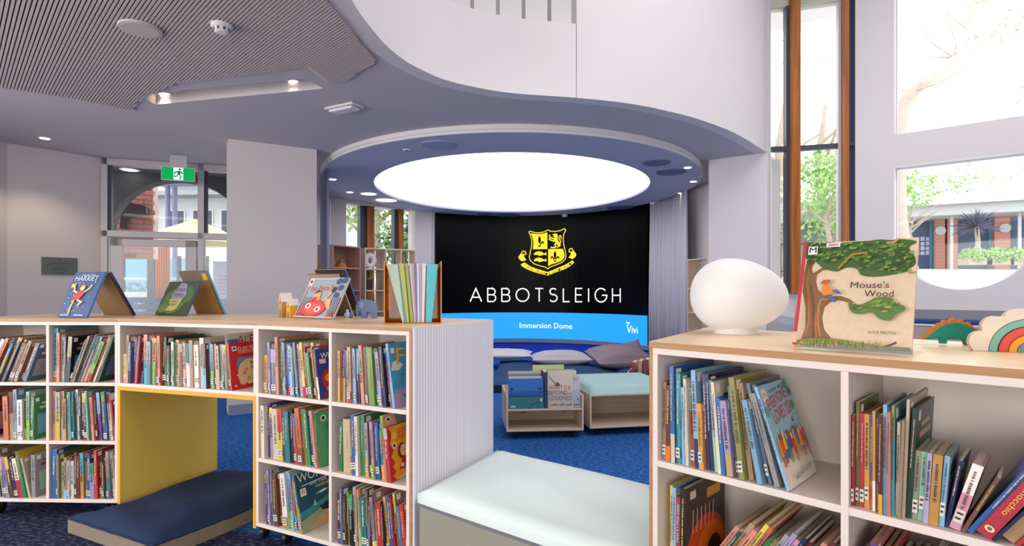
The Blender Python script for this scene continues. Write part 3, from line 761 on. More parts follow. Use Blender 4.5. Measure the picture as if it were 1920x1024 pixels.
def bookcase(key, label, p0, p1, divs, depth, bays, top, backs=.36, rightend=None, leftwood=False, rightwood=False):
    Fm, L = frame(p0, p1)
    e = empty('bookcase', Fm, label, 'bookcase')
    tb = MB().plate(top, (), ZT-TW, ZT).build('top_board', [OAK], e)
    ed = MB().box(0, -.0015, ZT-TW, L, 0, ZT-.0005).build('edge_band', OAKE, tb)
    wl = .012 if leftwood else 0; wr = .014 if rightwood else 0
    if wl: board(e, 'side_cladding', OAKE, 0, 0, .1, wl, depth, ZT-TW)
    if wr: board(e, 'side_cladding', OAKE, L-wr, 0, .1, L, depth, ZT-TW)
    board(e, 'rail', PALEW, wl, 0, ZT-TW-RL, L-wr, depth, ZT-TW)
    board(e, 'side_panel', PALEW, wl, 0, S3-ST, wl+.018, depth, ZT-TW-RL); board(e, 'side_panel', PALEW, L-wr-.018, 0, S3-ST, L-wr, depth, ZT-TW-RL)
    xs = [wl+.018]+[d for d in divs for d in (d-.009, d+.009)]+[L-wr-.018]
    board(e, 'bottom_board', PALEW, wl+.018, 0, S3-ST, L-wr-.018, depth, S3)
    board(e, 'back_panel', PALEB, wl+.018, backs, S3, L-wr-.018, backs+.015, ZT-TW-RL)
    for d in divs: board(e, 'divider', PALEW, d-.009, 0, S3, d+.009, depth, ZT-TW-RL)
    for i in range(0, len(xs), 2):
        for s in (S1, S2): board(e, 'shelf', PALEW, xs[i], .0, s-ST, xs[i+1], depth, s)
        for r, z in enumerate((S1, S2, S3)): BOOKCELLS[key+str(i//2)+str(r)] = (Fm, xs[i], xs[i+1], z)
    for x in (.12, L-.12):
        for y in (.1, depth-.1): caster(e, x, y)
    return e, L
LA = sqrt((uB[0]-uA[0])**2+(uB[1]-uA[1])**2)
bookcase('A', 'white three-tier bookcase full of books at the outer end of the curved row', uA, uB, [on_line(89, uA, uB)], .70, 3, [(-.02, 0), (LA, 0), (LA+.094, .70), (-.02, .70)])
# bridge with a yellow tunnel
Fm, LB = frame(uB, uC)
e = empty('bookcase', Fm, 'bridge bookcase with one long book shelf above an open yellow reading tunnel', 'bookcase')
tb = MB().plate([(0, 0), (LB, 0), (LB+.05, .70), (-.094, .70)], (), ZT-TW, ZT).build('top_board', OAK, e)
MB().box(0, -.0015, ZT-TW, LB, 0, ZT-.0005).build('edge_band', OAKE, tb)
board(e, 'rail', PALEW, 0, 0, ZT-TW-RL, LB, .7, ZT-TW); board(e, 'side_panel', PALEW, 0, 0, S1-ST, .018, .7, ZT-TW-RL); board(e, 'side_panel', PALEW, LB-.018, 0, S1-ST, LB, .7, ZT-TW-RL)
board(e, 'shelf', PALEW, .018, 0, S1-ST, LB-.018, .7, S1); board(e, 'back_panel', PALEB, .018, .36, S1, LB-.018, .375, ZT-TW-RL)
for nm, b in (('tunnel_top', (.0, .003, S1-ST-.022, LB, .7, S1-ST)), ('tunnel_side', (0, .003, .095, .02, .7, S1-ST-.022)), ('tunnel_side', (LB-.02, .003, .095, LB, .7, S1-ST-.022))):
    t = board(e, nm, YEL, *b); x0, y0, z0, x1, y1, z1 = b
    MB().box(x0, .0, z0, x1, .003, z1).build('edge_band', YELE, t)
for x in (.035, LB-.035):
    for y in (.1, .6): caster(e, x, y, .095)
BOOKCELLS['B00'] = (Fm, .018, LB-.018, S1)
eC, LC_ = bookcase('C', 'three-tier bookcase with pale ribbed end panel beside the mint bench', uC, uD, [on_line(619, uC, uD)], .76, 3,
                   [(0, 0), (sqrt((uD[0]-uC[0])**2+(uD[1]-uC[1])**2), 0), (sqrt((uD[0]-uC[0])**2+(uD[1]-uC[1])**2), .76), (-.05, .70)], rightwood=True)
MB().box(LC_, .004, .1, LC_+.012, .757, ZT-.004).build('end_panel', RIBW, eC)
eD, LD_ = bookcase('D', 'three-tier bookcase under the egg lamp and rainbow toy, shelves half empty', dA, dB, [on_line(1583.5, dA, dB)], .64, 3, [(0, 0), (1.15, 0), (1.15, .66), (.59, .72), (-.19, .81)], .367, leftwood=True)
MB().plate([(0, .0), (0, .64), (-.18, .79), (-.17, .77)], (), .1, ZT-TW).build('end_panel', PALEW, eD)
# oak upright edge of the D side is proud of the frame

# ------------------------------------------------------------------ bench between the bookcases
bq = [(-.425, 2.475), (.432, 1.815), (.83, 2.41), (-.085, 3.15)]
e = empty('bench', (0, 0, 0), 'low wedge-shaped bench with pale mint cushion top between two bookcases', 'bench')
inset = lambda q, k: [tuple(Vector((sum(p[0] for p in q)/4, sum(p[1] for p in q)/4))+(Vector(p)-Vector((sum(p[0] for p in q)/4, sum(p[1] for p in q)/4)))*k) for p in q]
MB().plate(inset(bq, .985), (), .02, .395).build('base', BASEG, e, bevel=.002)
MB().plate(inset(bq, .995), (), .395, .41).build('seat_board', mat('bench_edge', '#6f7077', .5), e, bevel=.002)
mb = MB(); n = 18; v = []; f = []; rows = []
def bil(q, a, b):
    p = [Vector(x).to_2d() for x in q]
    return (p[0]*(1-a)+p[1]*a)*(1-b)+(p[3]*(1-a)+p[2]*a)*b
for j in range(n+1):
    for i in range(n+1):
        a, b = i/n, j/n
        w_ = min(a, 1-a, b, 1-b)
        p = bil(bq, a, b); z = .474+.006*sin(a*7+b*4)*sin(b*9)*min(1, w_*8)-.022*max(0, 1-w_/.055)**2
        v.append((p.x, p.y, z))
for j in range(n):
    for i in range(n): f.append((j*(n+1)+i, j*(n+1)+i+1, (j+1)*(n+1)+i+1, (j+1)*(n+1)+i))
ring = [i for i in range(n+1)]+[(j)*(n+1)+n for j in range(1, n+1)]+[n*(n+1)+i for i in range(n-1, -1, -1)]+[j*(n+1) for j in range(n-1, 0, -1)]
c0 = len(v)
for k in ring: v.append((v[k][0], v[k][1], .412))
m_ = len(ring)
for k in range(m_): f.append((ring[k], c0+k, c0+(k+1) % m_, ring[(k+1) % m_]))
f.append(tuple(c0+k for k in range(m_)))
o = mb.add(v, f).build('cushion', MINT, e, smooth=True)

# ------------------------------------------------------------------ navy floor cushion in the tunnel
def pad(name, q_rows, z0, th, m, m2, label, cat, puff=.05, seed=1):
    """soft rectangular pad lofted through rows of (left, right) plan points"""
    rnd = random.Random(seed); nu, nv = 16, 22
    L = smooth_path([Vector((a[0], a[1], 0)) for a, b in q_rows], 12); R = smooth_path([Vector((b[0], b[1], 0)) for a, b in q_rows], 12)
    top = []; e = empty(name, (L[0]+R[0]+L[-1]+R[-1])/4+Vector((0, 0, z0)), label, cat); org = e.matrix_world.translation
    def P(u, v_):
        k = v_*(len(L)-1); i = min(int(k), len(L)-2); t = k-i
        a = L[i]*(1-t)+L[i+1]*t; b = R[i]*(1-t)+R[i+1]*t
        return a*(1-u)+b*u
    v = []; f = []
    for j in range(nv+1):
        for i in range(nu+1):
            u, w = i/nu, j/nv; ed = min(u, 1-u, w, 1-w)
            h = th+puff*(1-max(0, 1-ed*5)**2)+.014*sin(u*9+w*5+seed)*sin(w*11)*min(1, ed*6)+rnd.uniform(-.002, .002)
            p = P(u, w); v.append((p.x-org.x, p.y-org.y, h))
    N = nu+1
    for j in range(nv):
        for i in range(nu): f.append((j*N+i, j*N+i+1, (j+1)*N+i+1, (j+1)*N+i))
    MB().add(v, f).build('cover', m, e, smooth=True)
    ring = [i for i in range(N)]+[j*N+nu for j in range(1, nv+1)]+[nv*N+i for i in range(nu-1, -1, -1)]+[j*N for j in range(nv-1, 0, -1)]
    sv = []; sf = []
    for k in ring: sv += [v[k], (v[k][0], v[k][1], .004)]
    n = len(ring)
    for k in range(n):
        a, b = 2*k, 2*((k+1) % n); sf.append((a, a+1, b+1, b))
    MB().add(sv, sf).build('side_band', m2, e)
    MB().tube([v[k] for k in ring]+[v[ring[0]]], .006, 6).build('piping', m, e, smooth=True)
    return e
pad('floor_cushion', [((-2.5, 3.10), (-1.80, 2.76)), ((-2.36, 3.17), (-1.66, 3.0)), ((-2.24, 3.40), (-1.535, 3.25)), ((-2.05, 3.92), (-1.36, 3.78))], 0, .085, NAVYF, BEIGEF, 'long navy floor cushion with beige side band lying in the yellow tunnel', 'cushion', .06, 3)

# ------------------------------------------------------------------ carts in the dome
def cart(key, x, y, th, wid, dep, label, h, seat):
    M = Matrix.Translation((x, y, 0)) @ Matrix.Rotation(radians(th), 4, 'Z')
    e = empty('book_cart', M, label, 'cart'); z0 = .075; t = .016
    board(e, 'bottom_board', BIRCH, 0, 0, z0, wid, dep, z0+t)
    for a in (0, wid-t): board(e, 'side_panel', BIRCH, a, 0, z0+t, a+t, dep, h if seat else .40)
    board(e, 'back_panel', BIRCH, t, dep*.62, z0+t, wid-t, dep*.62+t, .26 if not seat else h)
    zz = .265 if not seat else h
    board(e, 'deck', BIRCH, t if not seat else 0, 0, zz, wid-t if not seat else wid, dep, zz+t)
    if not seat:
        board(e, 'rear_panel', BIRCH, t, dep-t, zz+t, wid-t, dep, .40)
        MB().box(t, .002, zz+t, wid-t, .008, .45).build('clear_front', ACRYL, e)
        for k in (.14, .17, wid-.2, wid-.17):
            MB().lathe([(.006, 0), (.006, .003)], 10, Matrix.Translation((k, 0, zz-.012)) @ Matrix.Rotation(pi/2, 4, 'X')).build('bolt', BLACKM, e)
    for cx in (.09, wid-.09):
        for cy in (.08, dep-.08): caster(e, cx, cy, z0)
    return e, M
c1, M1 = cart('one', -.05, 5.02, 5, .715, .62, 'birch book cart on casters holding large picture books behind a clear front', .4, False)
c2, M2 = cart('two', .728, 5.14, 10, .9, .86, 'birch seat cart on casters with a pale turquoise cushion on top', .375, True)
mb = MB(); v = []; f = []; n = 14
for j in range(n+1):
    for i in range(n+1):
        a, b = i/n, j/n; ed = min(a, 1-a, b, 1-b); r = max(0, 1-ed/.09)
        v.append((.01+.88*a, .01+.84*b, .391+.075-.03*r*r+.003*sin(a*40)*r))
N = n+1
for j in range(n):
    for i in range(n): f.append((j*N+i, j*N+i+1, (j+1)*N+i+1, (j+1)*N+i))
ring = list(range(N))+[j*N+n for j in range(1, N)]+[n*N+i for i in range(n-1, -1, -1)]+[j*N for j in range(n-1, 0, -1)]
c0 = len(v)
for k in ring: v.append((v[k][0], v[k][1], .3915))
for k in range(len(ring)): f.append((ring[k], c0+k, c0+(k+1) % len(ring), ring[(k+1) % len(ring)]))
f.append(tuple(c0+k for k in range(len(ring))))
tag(mb.add(v, f).build('seat_cushion', MINT2, None, M2, smooth=True), 'pale turquoise seat cushion on top of the birch seat cart', 'cushion')
c3, M3 = cart('three', 1.37, 6.55, -20, .75, .6, 'birch book cart behind the turquoise seat, holding red and tan spines', .4, False)

# floor mats and pillows under the screen
pad('floor_cushion', [((-.30, 7.35), (1.5, 7.2)), ((-.25, 8.2), (1.6, 8.1)), ((-.2, 9.9), (1.7, 9.9))], 0, .10, mat('teal_navy_fabric', '#1d466e', .9, .2, 10, bump=.2), NAVYF, 'wide teal blue floor mat lying behind the book carts', 'cushion', .05, 5)
pad('floor_cushion', [((1.56, 7.9), (2.3, 8.0)), ((1.72, 9.9), (2.35, 9.6))], 0, .10, mat('navy_blue_fabric', '#1d3f78', .9, .2, 10, bump=.2), NAVYF, 'dark blue floor mat beside the pale grey curtain', 'cushion', .05, 6)
def pillow(x, y, z, wx_, wy_, th, rot, m, label, tilt=0, seed=0, lift=0):
    n = 16; v = []; f = []
    for s in (1, -1):
        for j in range(n+1):
            for i in range(n+1):
                a, b = 2*i/n-1, 2*j/n-1
                pin = 1-.10*(1-abs(a*b))*(a*a+b*b)/2 if True else 1
                h = s*th/2*((1-a*a)*(1-b*b))**.45+.012*sin(a*5+seed)*sin(b*6+seed*2)*(1-max(abs(a), abs(b)))
                v.append((a*wx_/2*(1-.08*(1-b*b)*0-.07*(1-abs(b))*abs(a)), b*wy_/2*(1-.07*(1-abs(a))*abs(b)), h+lift*max(0, a+b-.6)**2))
    N = n+1; B = N*N
    for j in range(n):
        for i in range(n):
            q = (j*N+i, j*N+i+1, (j+1)*N+i+1, (j+1)*N+i); f.append(q); f.append(tuple(B+k for k in q[::-1]))
    ring = list(range(N))+[j*N+n for j in range(1, N)]+[n*N+i for i in range(n-1, -1, -1)]+[j*N for j in range(n-1, 0, -1)]
    for k in range(len(ring)):
        p, q = ring[k], ring[(k+1) % len(ring)]; f.append((p, B+p, B+q, q))
    M = Matrix.Translation((x, y, z)) @ Matrix.Rotation(radians(rot), 4, 'Z') @ Matrix.Rotation(radians(tilt), 4, 'X')
    return tag(MB().add(v, f).build('pillow', m, None, M, smooth=True), label, 'pillow')
PIL = mat('pillow_grey', '#b9b6bf', .9, .06, 30, bump=.2); PIL2 = mat('pillow_taupe', '#8d8089', .9, .2, 16, bump=.4)
pillow(-.12, 9.75, .25, .95, .75, .17, -4, mat('pillow_white', '#cfcfd2', .9, .05, 20), 'flat pale pillow at the outer end of the teal floor mat', 0, 1)
pillow(.80, 9.1, .255, .98, .62, .26, 3, PIL, 'plump light grey pillow in the middle of the teal floor mat', 0, 2)
pillow(1.74, 8.9, .30, .96, .74, .36, 12, PIL2, 'crumpled taupe pillow with a pointed raised corner under the screen logo', 10, 3, .10)
# ------------------------------------------------------------------ books
HUE = {'red': '#c2282c', 'crimson': '#a81838', 'maroon': '#6b2226', 'orange': '#dd6a20', 'amber': '#dd9c1c', 'yellow': '#e6c832', 'olive': '#8c8a38', 'lime': '#78b02c',
       'green': '#2f8a4c', 'bottle-green': '#1d4a34', 'sage': '#a3b28e', 'mint': '#8cc4a0', 'teal': '#1d7c80', 'turquoise': '#36a8b8', 'sky-blue': '#7fb4d6', 'blue': '#2466b0', 'navy': '#1c2a58',
       'purple': '#5c3a86', 'lilac': '#a89cc6', 'pink': '#d890b0', 'salmon': '#d98872', 'cream': '#e4d9be', 'white': '#e6e2dc', 'beige': '#cbb89c', 'tan': '#b9946a', 'brown': '#6e4a34',
       'grey': '#a5a3a4', 'slate': '#5f7390', 'black': '#1e1c20'}
CODE = {'R': 'red', 'C': 'crimson', 'M': 'maroon', 'O': 'orange', 'A': 'amber', 'Y': 'yellow', 'V': 'olive', 'L': 'lime', 'G': 'green', 'D': 'bottle-green', 's': 'sage', 'm': 'mint', 'T': 'teal', 'U': 'turquoise',
        'k': 'sky-blue', 'B': 'blue', 'N': 'navy', 'P': 'purple', 'l': 'lilac', 'p': 'pink', 'S': 'salmon', 'c': 'cream', 'W': 'white', 'b': 'beige', 't': 'tan', 'n': 'brown', 'g': 'grey', 'z': 'slate', 'K': 'black'}
ORD = ['first', 'second', 'third', 'fourth', 'fifth', 'sixth', 'seventh', 'eighth', 'ninth', 'tenth', 'eleventh', 'twelfth', 'thirteenth', 'fourteenth', 'fifteenth', 'sixteenth', 'seventeenth', 'eighteenth', 'nineteenth', 'twentieth']
ORD += ['twenty-'+w for w in ORD[:9]]+['thirtieth']+['thirty-'+w for w in ORD[:9]]
def mixc(a, b, t): return tuple(x*(1-t)+y*t for x, y in zip(a, b))
def book_mesh(t, d, h, col, hard, rnd, art=None, spine=None, back=None):
    """standing book: spine towards -y, front cover on +x; returns the cover object with its pages and print"""
    c = hexlin(HUE.get(col, col) if not col.startswith('#') else col)
    j = rnd.uniform(.62, 1.0); gl = .3*c[0]+.6*c[1]+.1*c[2]; c = tuple(min(1, (x*.86+gl*.14)*j) for x in c[:3])+(1,)  # random tone per book, also darkened and greyed for shade inside the shelves
    w = .0022 if hard else .0007; ov = .003 if hard else .0006
    mb = MB()
    sc = hexlin(spine) if spine else c
    mb.box(0, 0, 0, t, w*1.2, h, sc); mb.box(0, w*1.2, 0, w, d, h, hexlin(back) if back else c); mb.box(t-w, w*1.2, 0, t, d, h, c)
    o = mb.build('book', BOOK)
    pg = MB().box(w, w*1.2, ov, t-w, d-ov, h-ov).build('pages', PAGES, o)
    pr = Print(lambda u, v, l: Vector((u, -l, v)), .00025)
    lum = .3*c[0]+.6*c[1]+.1*c[2]
    ink = rnd.choice(['#3a3234', '#5a2c36', '#33405a', '#6e4434', '#56504a']) if lum > .22 else rnd.choice(['#bdb6a8', '#b89c5a', '#b89484', '#94a4ae', '#c9bfae'])
    if not spine and rnd.random() < .38:
        k = rnd.choice([.2, .3, .45]); oc = HUE[rnd.choice(list(HUE))]
        if rnd.random() < .5: pr.rect(0, 0, t, h*k, oc)
        else: pr.rect(0, h*(1-k), t, h, oc)
    if t > .006:
        z = h*rnd.uniform(.86, .93); lo = h*rnd.uniform(.3, .52); gw = min(.009, t*rnd.uniform(.25, .5))
        while z > lo:
            g = rnd.uniform(.3, .9)*gw
            pr.rect(t/2-gw/2, z-g, t/2+gw/2*rnd.uniform(.5, 1), z, ink); z -= g+gw*rnd.choice([.18, .18, .22, .7])
        if rnd.random() < .38:
            lz = rnd.uniform(.012, .03); pr.rect(t*.08, lz, t*.92, lz+.032, '#cfcac0')
            pr.rect(t*.2, lz+.02, t*.8, lz+.025, '#3a3836'); pr.rect(t*.2, lz+.008, t*.7, lz+.013, '#3a3836')
    if pr.mb.f:
        sp = pr.build('spine_print', PRINT, o); sp['kind'] = 'stuff'
    if art:
        pa = Print(lambda u, v, l: Vector((t+l, u, v)), .0003); art(pa, d, h); ca = pa.build('cover_print', PRINT, o); ca['kind'] = 'stuff'
    else:
        pa = Print(lambda u, v, l: Vector((t+l, u, v)), .0003); k = mixc(c, hexlin(HUE[rnd.choice(list(HUE))]), .7)
        pa.rect(d*.12, h*.12, d*.9, h*.58, k); pa.rect(d*.18, h*.7, d*.82, h*.76, ink); pa.rect(d*.25, h*.8, d*.75, h*.85, ink); pa.rect(d*.05, h*.88, d*.17, h*.97, '#e9e6dd')
        ca = pa.build('cover_print', PRINT, o); ca['kind'] = 'stuff'
    return o
def corners(x, t, h, a):
    """rectangle t x h leaning by a (top towards +x when a > 0), resting on z = 0, leftmost floor contact at x"""
    ca, sa = cos(a), sin(a)
    pts = [(p*ca+q*sa, -p*sa+q*ca) for p, q in ((0, 0), (t, 0), (t, h), (0, h))]
    mz = min(p[1] for p in pts); return [(p[0]+x, p[1]-mz) for p in pts], mz
def span(P, z):
    xs = []
    for i in range(4):
        (x0, z0), (x1, z1) = P[i], P[(i+1) % 4]
        if (z0-z)*(z1-z) <= 0 and abs(z1-z0) > 1e-9: xs.append(x0+(x1-x0)*(z-z0)/(z1-z0))
    return (min(xs), max(xs)) if xs else None
ARTS = {}
def fill(cell, codes, phrase, group, lean0=0, lean1=0, leans={}, t=(.008, .02), h=(.215, .30), start=.006, spec={}, count='L', seed=0, gap=.001, setback=(.004, .03), limit=None, dmax=.29):
    Fm, x0, x1, z0 = BOOKCELLS[cell]
    rnd = random.Random(cell+str(seed)); x = x0+start; prev = None; made = []
    n = len(codes); a_prev = 0
    for i, cc in enumerate(codes):
        sp = spec.get(i, {})
        tt = sp.get('t', rnd.uniform(*t)); hh = sp.get('h', rnd.uniform(*h)); dd = min(dmax, sp.get('d', hh*rnd.uniform(.82, 1.0)))
        a = radians(leans.get(i, lean0+(lean1-lean0)*i/max(1, n-1)+(rnd.uniform(-.6, .6) if (lean0 or lean1) else 0)))
        P, mz = corners(0, tt, hh, a)
        if prev is None:
            sh = x-min(p[0] for p in P)
        else:
            sh = -9
            zs = [p[1] for p in P]+[p[1] for p in prev]
            for z in sorted(zs)+[k*.3/30+.0005 for k in range(31)]:
                A, B = span(prev, z), span(P, z)
                if A and B: sh = max(sh, A[1]-B[0])
            sh += gap+sp.get('gap', 0)
        mx = max(p[0] for p in P)+sh
        if mx > x1-.002: break
        col = sp.get('col', CODE.get(cc, 'grey'))
        o = book_mesh(tt, dd, hh, col, hh < .285 and tt > .0095 or sp.get('hard', False), rnd, sp.get('art'), sp.get('spine'))
        loc = Matrix.Translation((sh, sp.get('sb', rnd.uniform(*setback)), z0-mz+.0006)) @ Matrix.Rotation(a, 4, 'Y')
        o.matrix_world = Fm @ loc
        prev = [(p[0]+sh, p[1]) for p in P]
        made.append((o, cc, tt, hh, sp))
    N = len(made)
    for i, (o, cc, tt, hh, sp) in enumerate(made):
        k = i if count == 'L' else N-1-i
        nm = CODE.get(cc, 'grey'); adj = 'thick ' if tt > .0165 else ('slim ' if tt < .0095 else '')
        lab = sp.get('label') or '%s%s book, %s from %s' % (adj, nm, ORD[k], phrase)
        tag(o, lab, 'book', group)
    return x1-max(p[0] for p in prev) if prev else None

# cover pictures -------------------------------------------------------
def art_red(p, d, h):
    p.rect(0, 0, d, h, '#c4161f')
    p.rect(d*.08, h*.83, d*.21, h*.93, '#e6dfd4'); p.rect(d*.11, h*.86, d*.18, h*.905, '#3a2a2a')
    p.disc(d*.29, h*.86, d*.045, d*.045, '#e8d9a0'); p.disc(d*.29, h*.86, d*.028, d*.028, '#4c3a2a')
    p.text('ANY WILD', d*.37, h*.835, .019, '#e8d9a8', 2, d*.4); p.text('STORIES & COUSINS', d*.25, h*.755, .019, '#e8d9a8', 2, d*.62)
    p.poly([(d*.18, h*.58), (d*.22, h*.68), (d*.8, h*.67), (d*.92, h*.55), (d*.9, h*.45), (d*.18, h*.47)], '#5a86a8')
    p.poly([(d*x, h*y) for x, y in ((.2, .42), (.28, .54), (.42, .61), (.56, .63), (.7, .6), (.84, .53), (.88, .4), (.87, .2), (.8, .12), (.74, .13), (.72, .18), (.66, .1), (.48, .07), (.42, .12), (.36, .06), (.24, .1), (.2, .24))], '#dcb87c')
    for x, y, c in ((.44, .4, '#a0567a'), (.38, .33, '#7a5a6a'), (.62, .43, '#5a4a8a'), (.5, .2, '#4f7a44'), (.64, .17, '#5a4a9a'), (.78, .24, '#4f7a44'), (.6, .53, '#6a5a3a')):
        p.disc(d*x, h*y, d*.045, h*.035, c, 10); p.disc(d*x, h*y, d*.02, h*.016, '#dcb87c', 8)
    p.line([(d*.73, h*.34), (d*.73, h*.46), (d*.81, h*.46), (d*.81, h*.34)], .004, '#4f6a5a', True)
    p.disc(d*.17, h*.3, d*.025, h*.02, '#e8dcc8', 8); p.disc(d*.93, h*.3, d*.03, h*.02, '#e0a0a8', 8); p.rect(d*.06, h*.06, d*.13, h*.1, '#e8b0a8')
def art_alex(p, d, h):
    p.rect(0, 0, d, h, '#c8bca6'); p.poly([(0, h*.9), (d*.2, h*.62), (d*.28, h*.9)], '#44609a')
    p.text('ALEX', d*.25, h*.8, .05, '#8a2228', 0, d*.6)
    for i in range(14): p.line([(d*(.5+.03*i), h*.97), (d*(.5+.035*i), h*.9)], .002, '#3a342e')
def art_fur(p, d, h):
    p.rect(0, 0, d, h, '#3f97bd'); p.rect(0, 0, d, h*.22, '#a78fb6'); p.poly([(0, h*.22), (d, h*.22), (d, h*.34), (d*.4, h*.3), (0, h*.26)], '#7f94ba')
    p.rect(d*.05, h*.84, d*.14, h*.92, '#e8e4dc')
    p.poly([(d*.02, h*.58), (d*.06, h*.7), (d*.16, h*.72), (d*.34, h*.64), (d*.2, h*.56)], '#d8cfbe')
    p.text('F', d*.17, h*.66, .082, '#eca52c', -4, d*.22); p.text('u', d*.43, h*.7, .062, '#e05a2c', 0, d*.17); p.text('n', d*.65, h*.7, .062, '#c22a2e', 0, d*.17)
    p.disc(d*.52, h*.6, d*.07, h*.045, '#3a2420'); p.disc(d*.53, h*.585, d*.045, h*.04, '#b9754e'); p.poly([(d*.5, h*.54), (d*.58, h*.54), (d*.56, h*.48)], '#cf6a8a')
    p.disc(d*.72, h*.2, d*.34, h*.29, '#4a2a22', 24); p.disc(d*.78, h*.17, d*.28, h*.25, '#bb6f48', 24)
    p.disc(d*.56, h*.27, d*.035, h*.04, '#efe9e0', 12); p.disc(d*.56, h*.27, d*.02, h*.025, '#241818', 10)
    p.poly([(d*.42, 0), (d*.5, h*.12), (d*.66, h*.14), (d*.62, 0)], '#5a4a2c'); p.poly([(d*.24, h*.2), (d*.3, h*.16), (d*.26, h*.11)], '#46518a')
    p.text('LILA QUINN', d*.22, h*.47, .008, '#22384a', 0, d*.16)
def art_where(p, d, h):
    p.rect(0, 0, d, h, '#2a3c86'); p.text('Where', d*.12, h*.8, .03, '#f0ead8', 0, d*.5); p.rect(d*.08, h*.7, d*.24, h*.79, '#d8c8b0')
    p.disc(d*.5, h*.36, d*.4, h*.3, '#c42626', 24); p.disc(d*.3, h*.4, d*.13, h*.09, '#e8a22c'); p.disc(d*.5, h*.33, d*.12, h*.09, '#d83428')
    p.disc(d*.62, h*.5, d*.1, h*.07, '#a81a20'); p.disc(d*.34, h*.18, d*.16, h*.07, '#8fa2b4'); p.rect(d*.1, 0, d*.8, h*.12, '#8a3a4a')
def art_leaf(p, d, h):
    p.rect(0, 0, d, h, '#4f9a6c'); p.disc(d*.2, h*.88, d*.09, h*.06, '#d8e4d4'); p.disc(d*.2, h*.88, d*.05, h*.035, '#223a30')
    p.disc(d*.45, h*.7, d*.2, h*.1, '#3c8058'); p.disc(d*.5, h*.35, d*.22, h*.16, '#78b890')
    for i in range(5): p.line([(d*.2, h*(.3+.08*i)), (d*.8, h*(.36+.08*i))], .003, '#356a4c')
def art_salmon(p, d, h):
    p.rect(0, 0, d, h, '#d89a78'); p.poly([(d*.3, h), (d, h), (d, h*.62), (d*.6, h*.7), (d*.35, h*.84)], '#77788a'); p.disc(d*.75, h*.75, d*.25, h*.1, '#7a4a86'); p.disc(d*.5, h*.66, d*.2, h*.08, '#2c2430'); p.disc(d*.14, h*.92, d*.07, h*.045, '#e8e2da'); p.disc(d*.14, h*.92, d*.04, h*.025, '#302a2c')
def art_boss(p, d, h):
    p.rect(0, 0, d, h, '#e39a1c'); p.poly([(0, 0), (d*.16, 0), (d*.08, h*.1), (d*.17, h*.16), (d*.08, h*.26), (d*.15, h*.33), (d*.06, h*.45), (d*.14, h*.56), (d*.05, h*.7), (d*.12, h*.84), (d*.04, h), (0, h)], '#c01c22')
    p.poly([(d*.2, 0), (d, 0), (d, h*.24), (d*.5, h*.12)], '#d9c9a0')
    p.text('BOSSY BURP', d*.3, h*.82, .026, '#c01c22', 3, d*.68); p.text('MOVING-IN', d*.3, h*.72, .02, '#7a2018', 3, d*.66)
    p.disc(d*.17, h*.82, d*.07, h*.07, '#e8c04a'); p.disc(d*.16, h*.64, d*.06, h*.06, '#e8e0cc'); p.disc(d*.16, h*.64, d*.035, h*.035, '#3a2a22')
    p.disc(d*.36, h*.5, d*.12, h*.15, '#7a2a1c'); p.disc(d*.4, h*.5, d*.09, h*.11, '#e6c47c'); p.disc(d*.37, h*.5, d*.012, h*.012, '#2c1c16', 8); p.disc(d*.43, h*.5, d*.012, h*.012, '#2c1c16', 8)
    p.poly([(d*.36, h*.38), (d*.46, h*.38), (d*.56, h*.16), (d*.24, h*.16)], '#b81820'); p.rect(d*.3, h*.2, d*.38, h*.27, '#e8ddc8'); p.line([(d*.34, h*.16), (d*.32, h*.08)], .007, '#e6c47c'); p.line([(d*.46, h*.16), (d*.47, h*.08)], .007, '#e6c47c')
    p.line(arc(d*.78, h*.55, d*.13, h*.12, 0, 345, 20), .005, '#4a2a1c'); p.disc(d*.7, h*.2, d*.11, h*.1, '#a81c22'); p.text('A TALE', d*.64, h*.19, .01, '#e8c9a0', 0, d*.12)
def art_women(p, d, h):
    p.rect(0, 0, d, h, '#0d4a5c'); p.poly([(0, h*.34), (d, h*.5), (d, h*.36), (0, h*.22)], '#2c8488'); p.poly([(0, 0), (d, 0), (d, h*.4), (d*.5, h*.3), (0, h*.2)], '#8f9a72'); p.poly([(d*.1, 0), (d, 0), (d, h*.28), (d*.5, h*.2)], '#b99a6c')
    p.text('WOMEN', d*.05, h*.84, .046, '#e6efe8', 0, d*.86); p.line([(d*.12, h*.77), (d*.8, h*.79)], .004, '#e6efe8'); p.text('AND THEIR', d*.3, h*.73, .012, '#e0e6d8', 0, d*.42); p.text('WISHES', d*.42, h*.65, .018, '#d8cfa0', 0, d*.4)
    p.rect(d*.07, h*.6, d*.2, h*.73, '#ece6da'); p.text('W', d*.085, h*.63, .026, '#8a3a2a', 0, d*.1)
    p.poly([(d*.44, h*.34), (d*.5, h*.24), (d*.66, h*.22), (d*.86, h*.36), (d*.96, h*.5), (d*.8, h*.46), (d*.68, h*.36), (d*.6, h*.36), (d*.5, h*.32)], '#1c1a1c'); p.disc(d*.72, h*.36, d*.06, h*.04, '#5a3a2a'); p.poly([(d*.4, h*.56), (d*.6, h*.59), (d*.72, h*.57), (d*.55, h*.54)], '#cfe0d8')
    p.poly([(d*.3, h*.38), (d*.36, h*.48), (d*.4, h*.36)], '#7cc0b0')
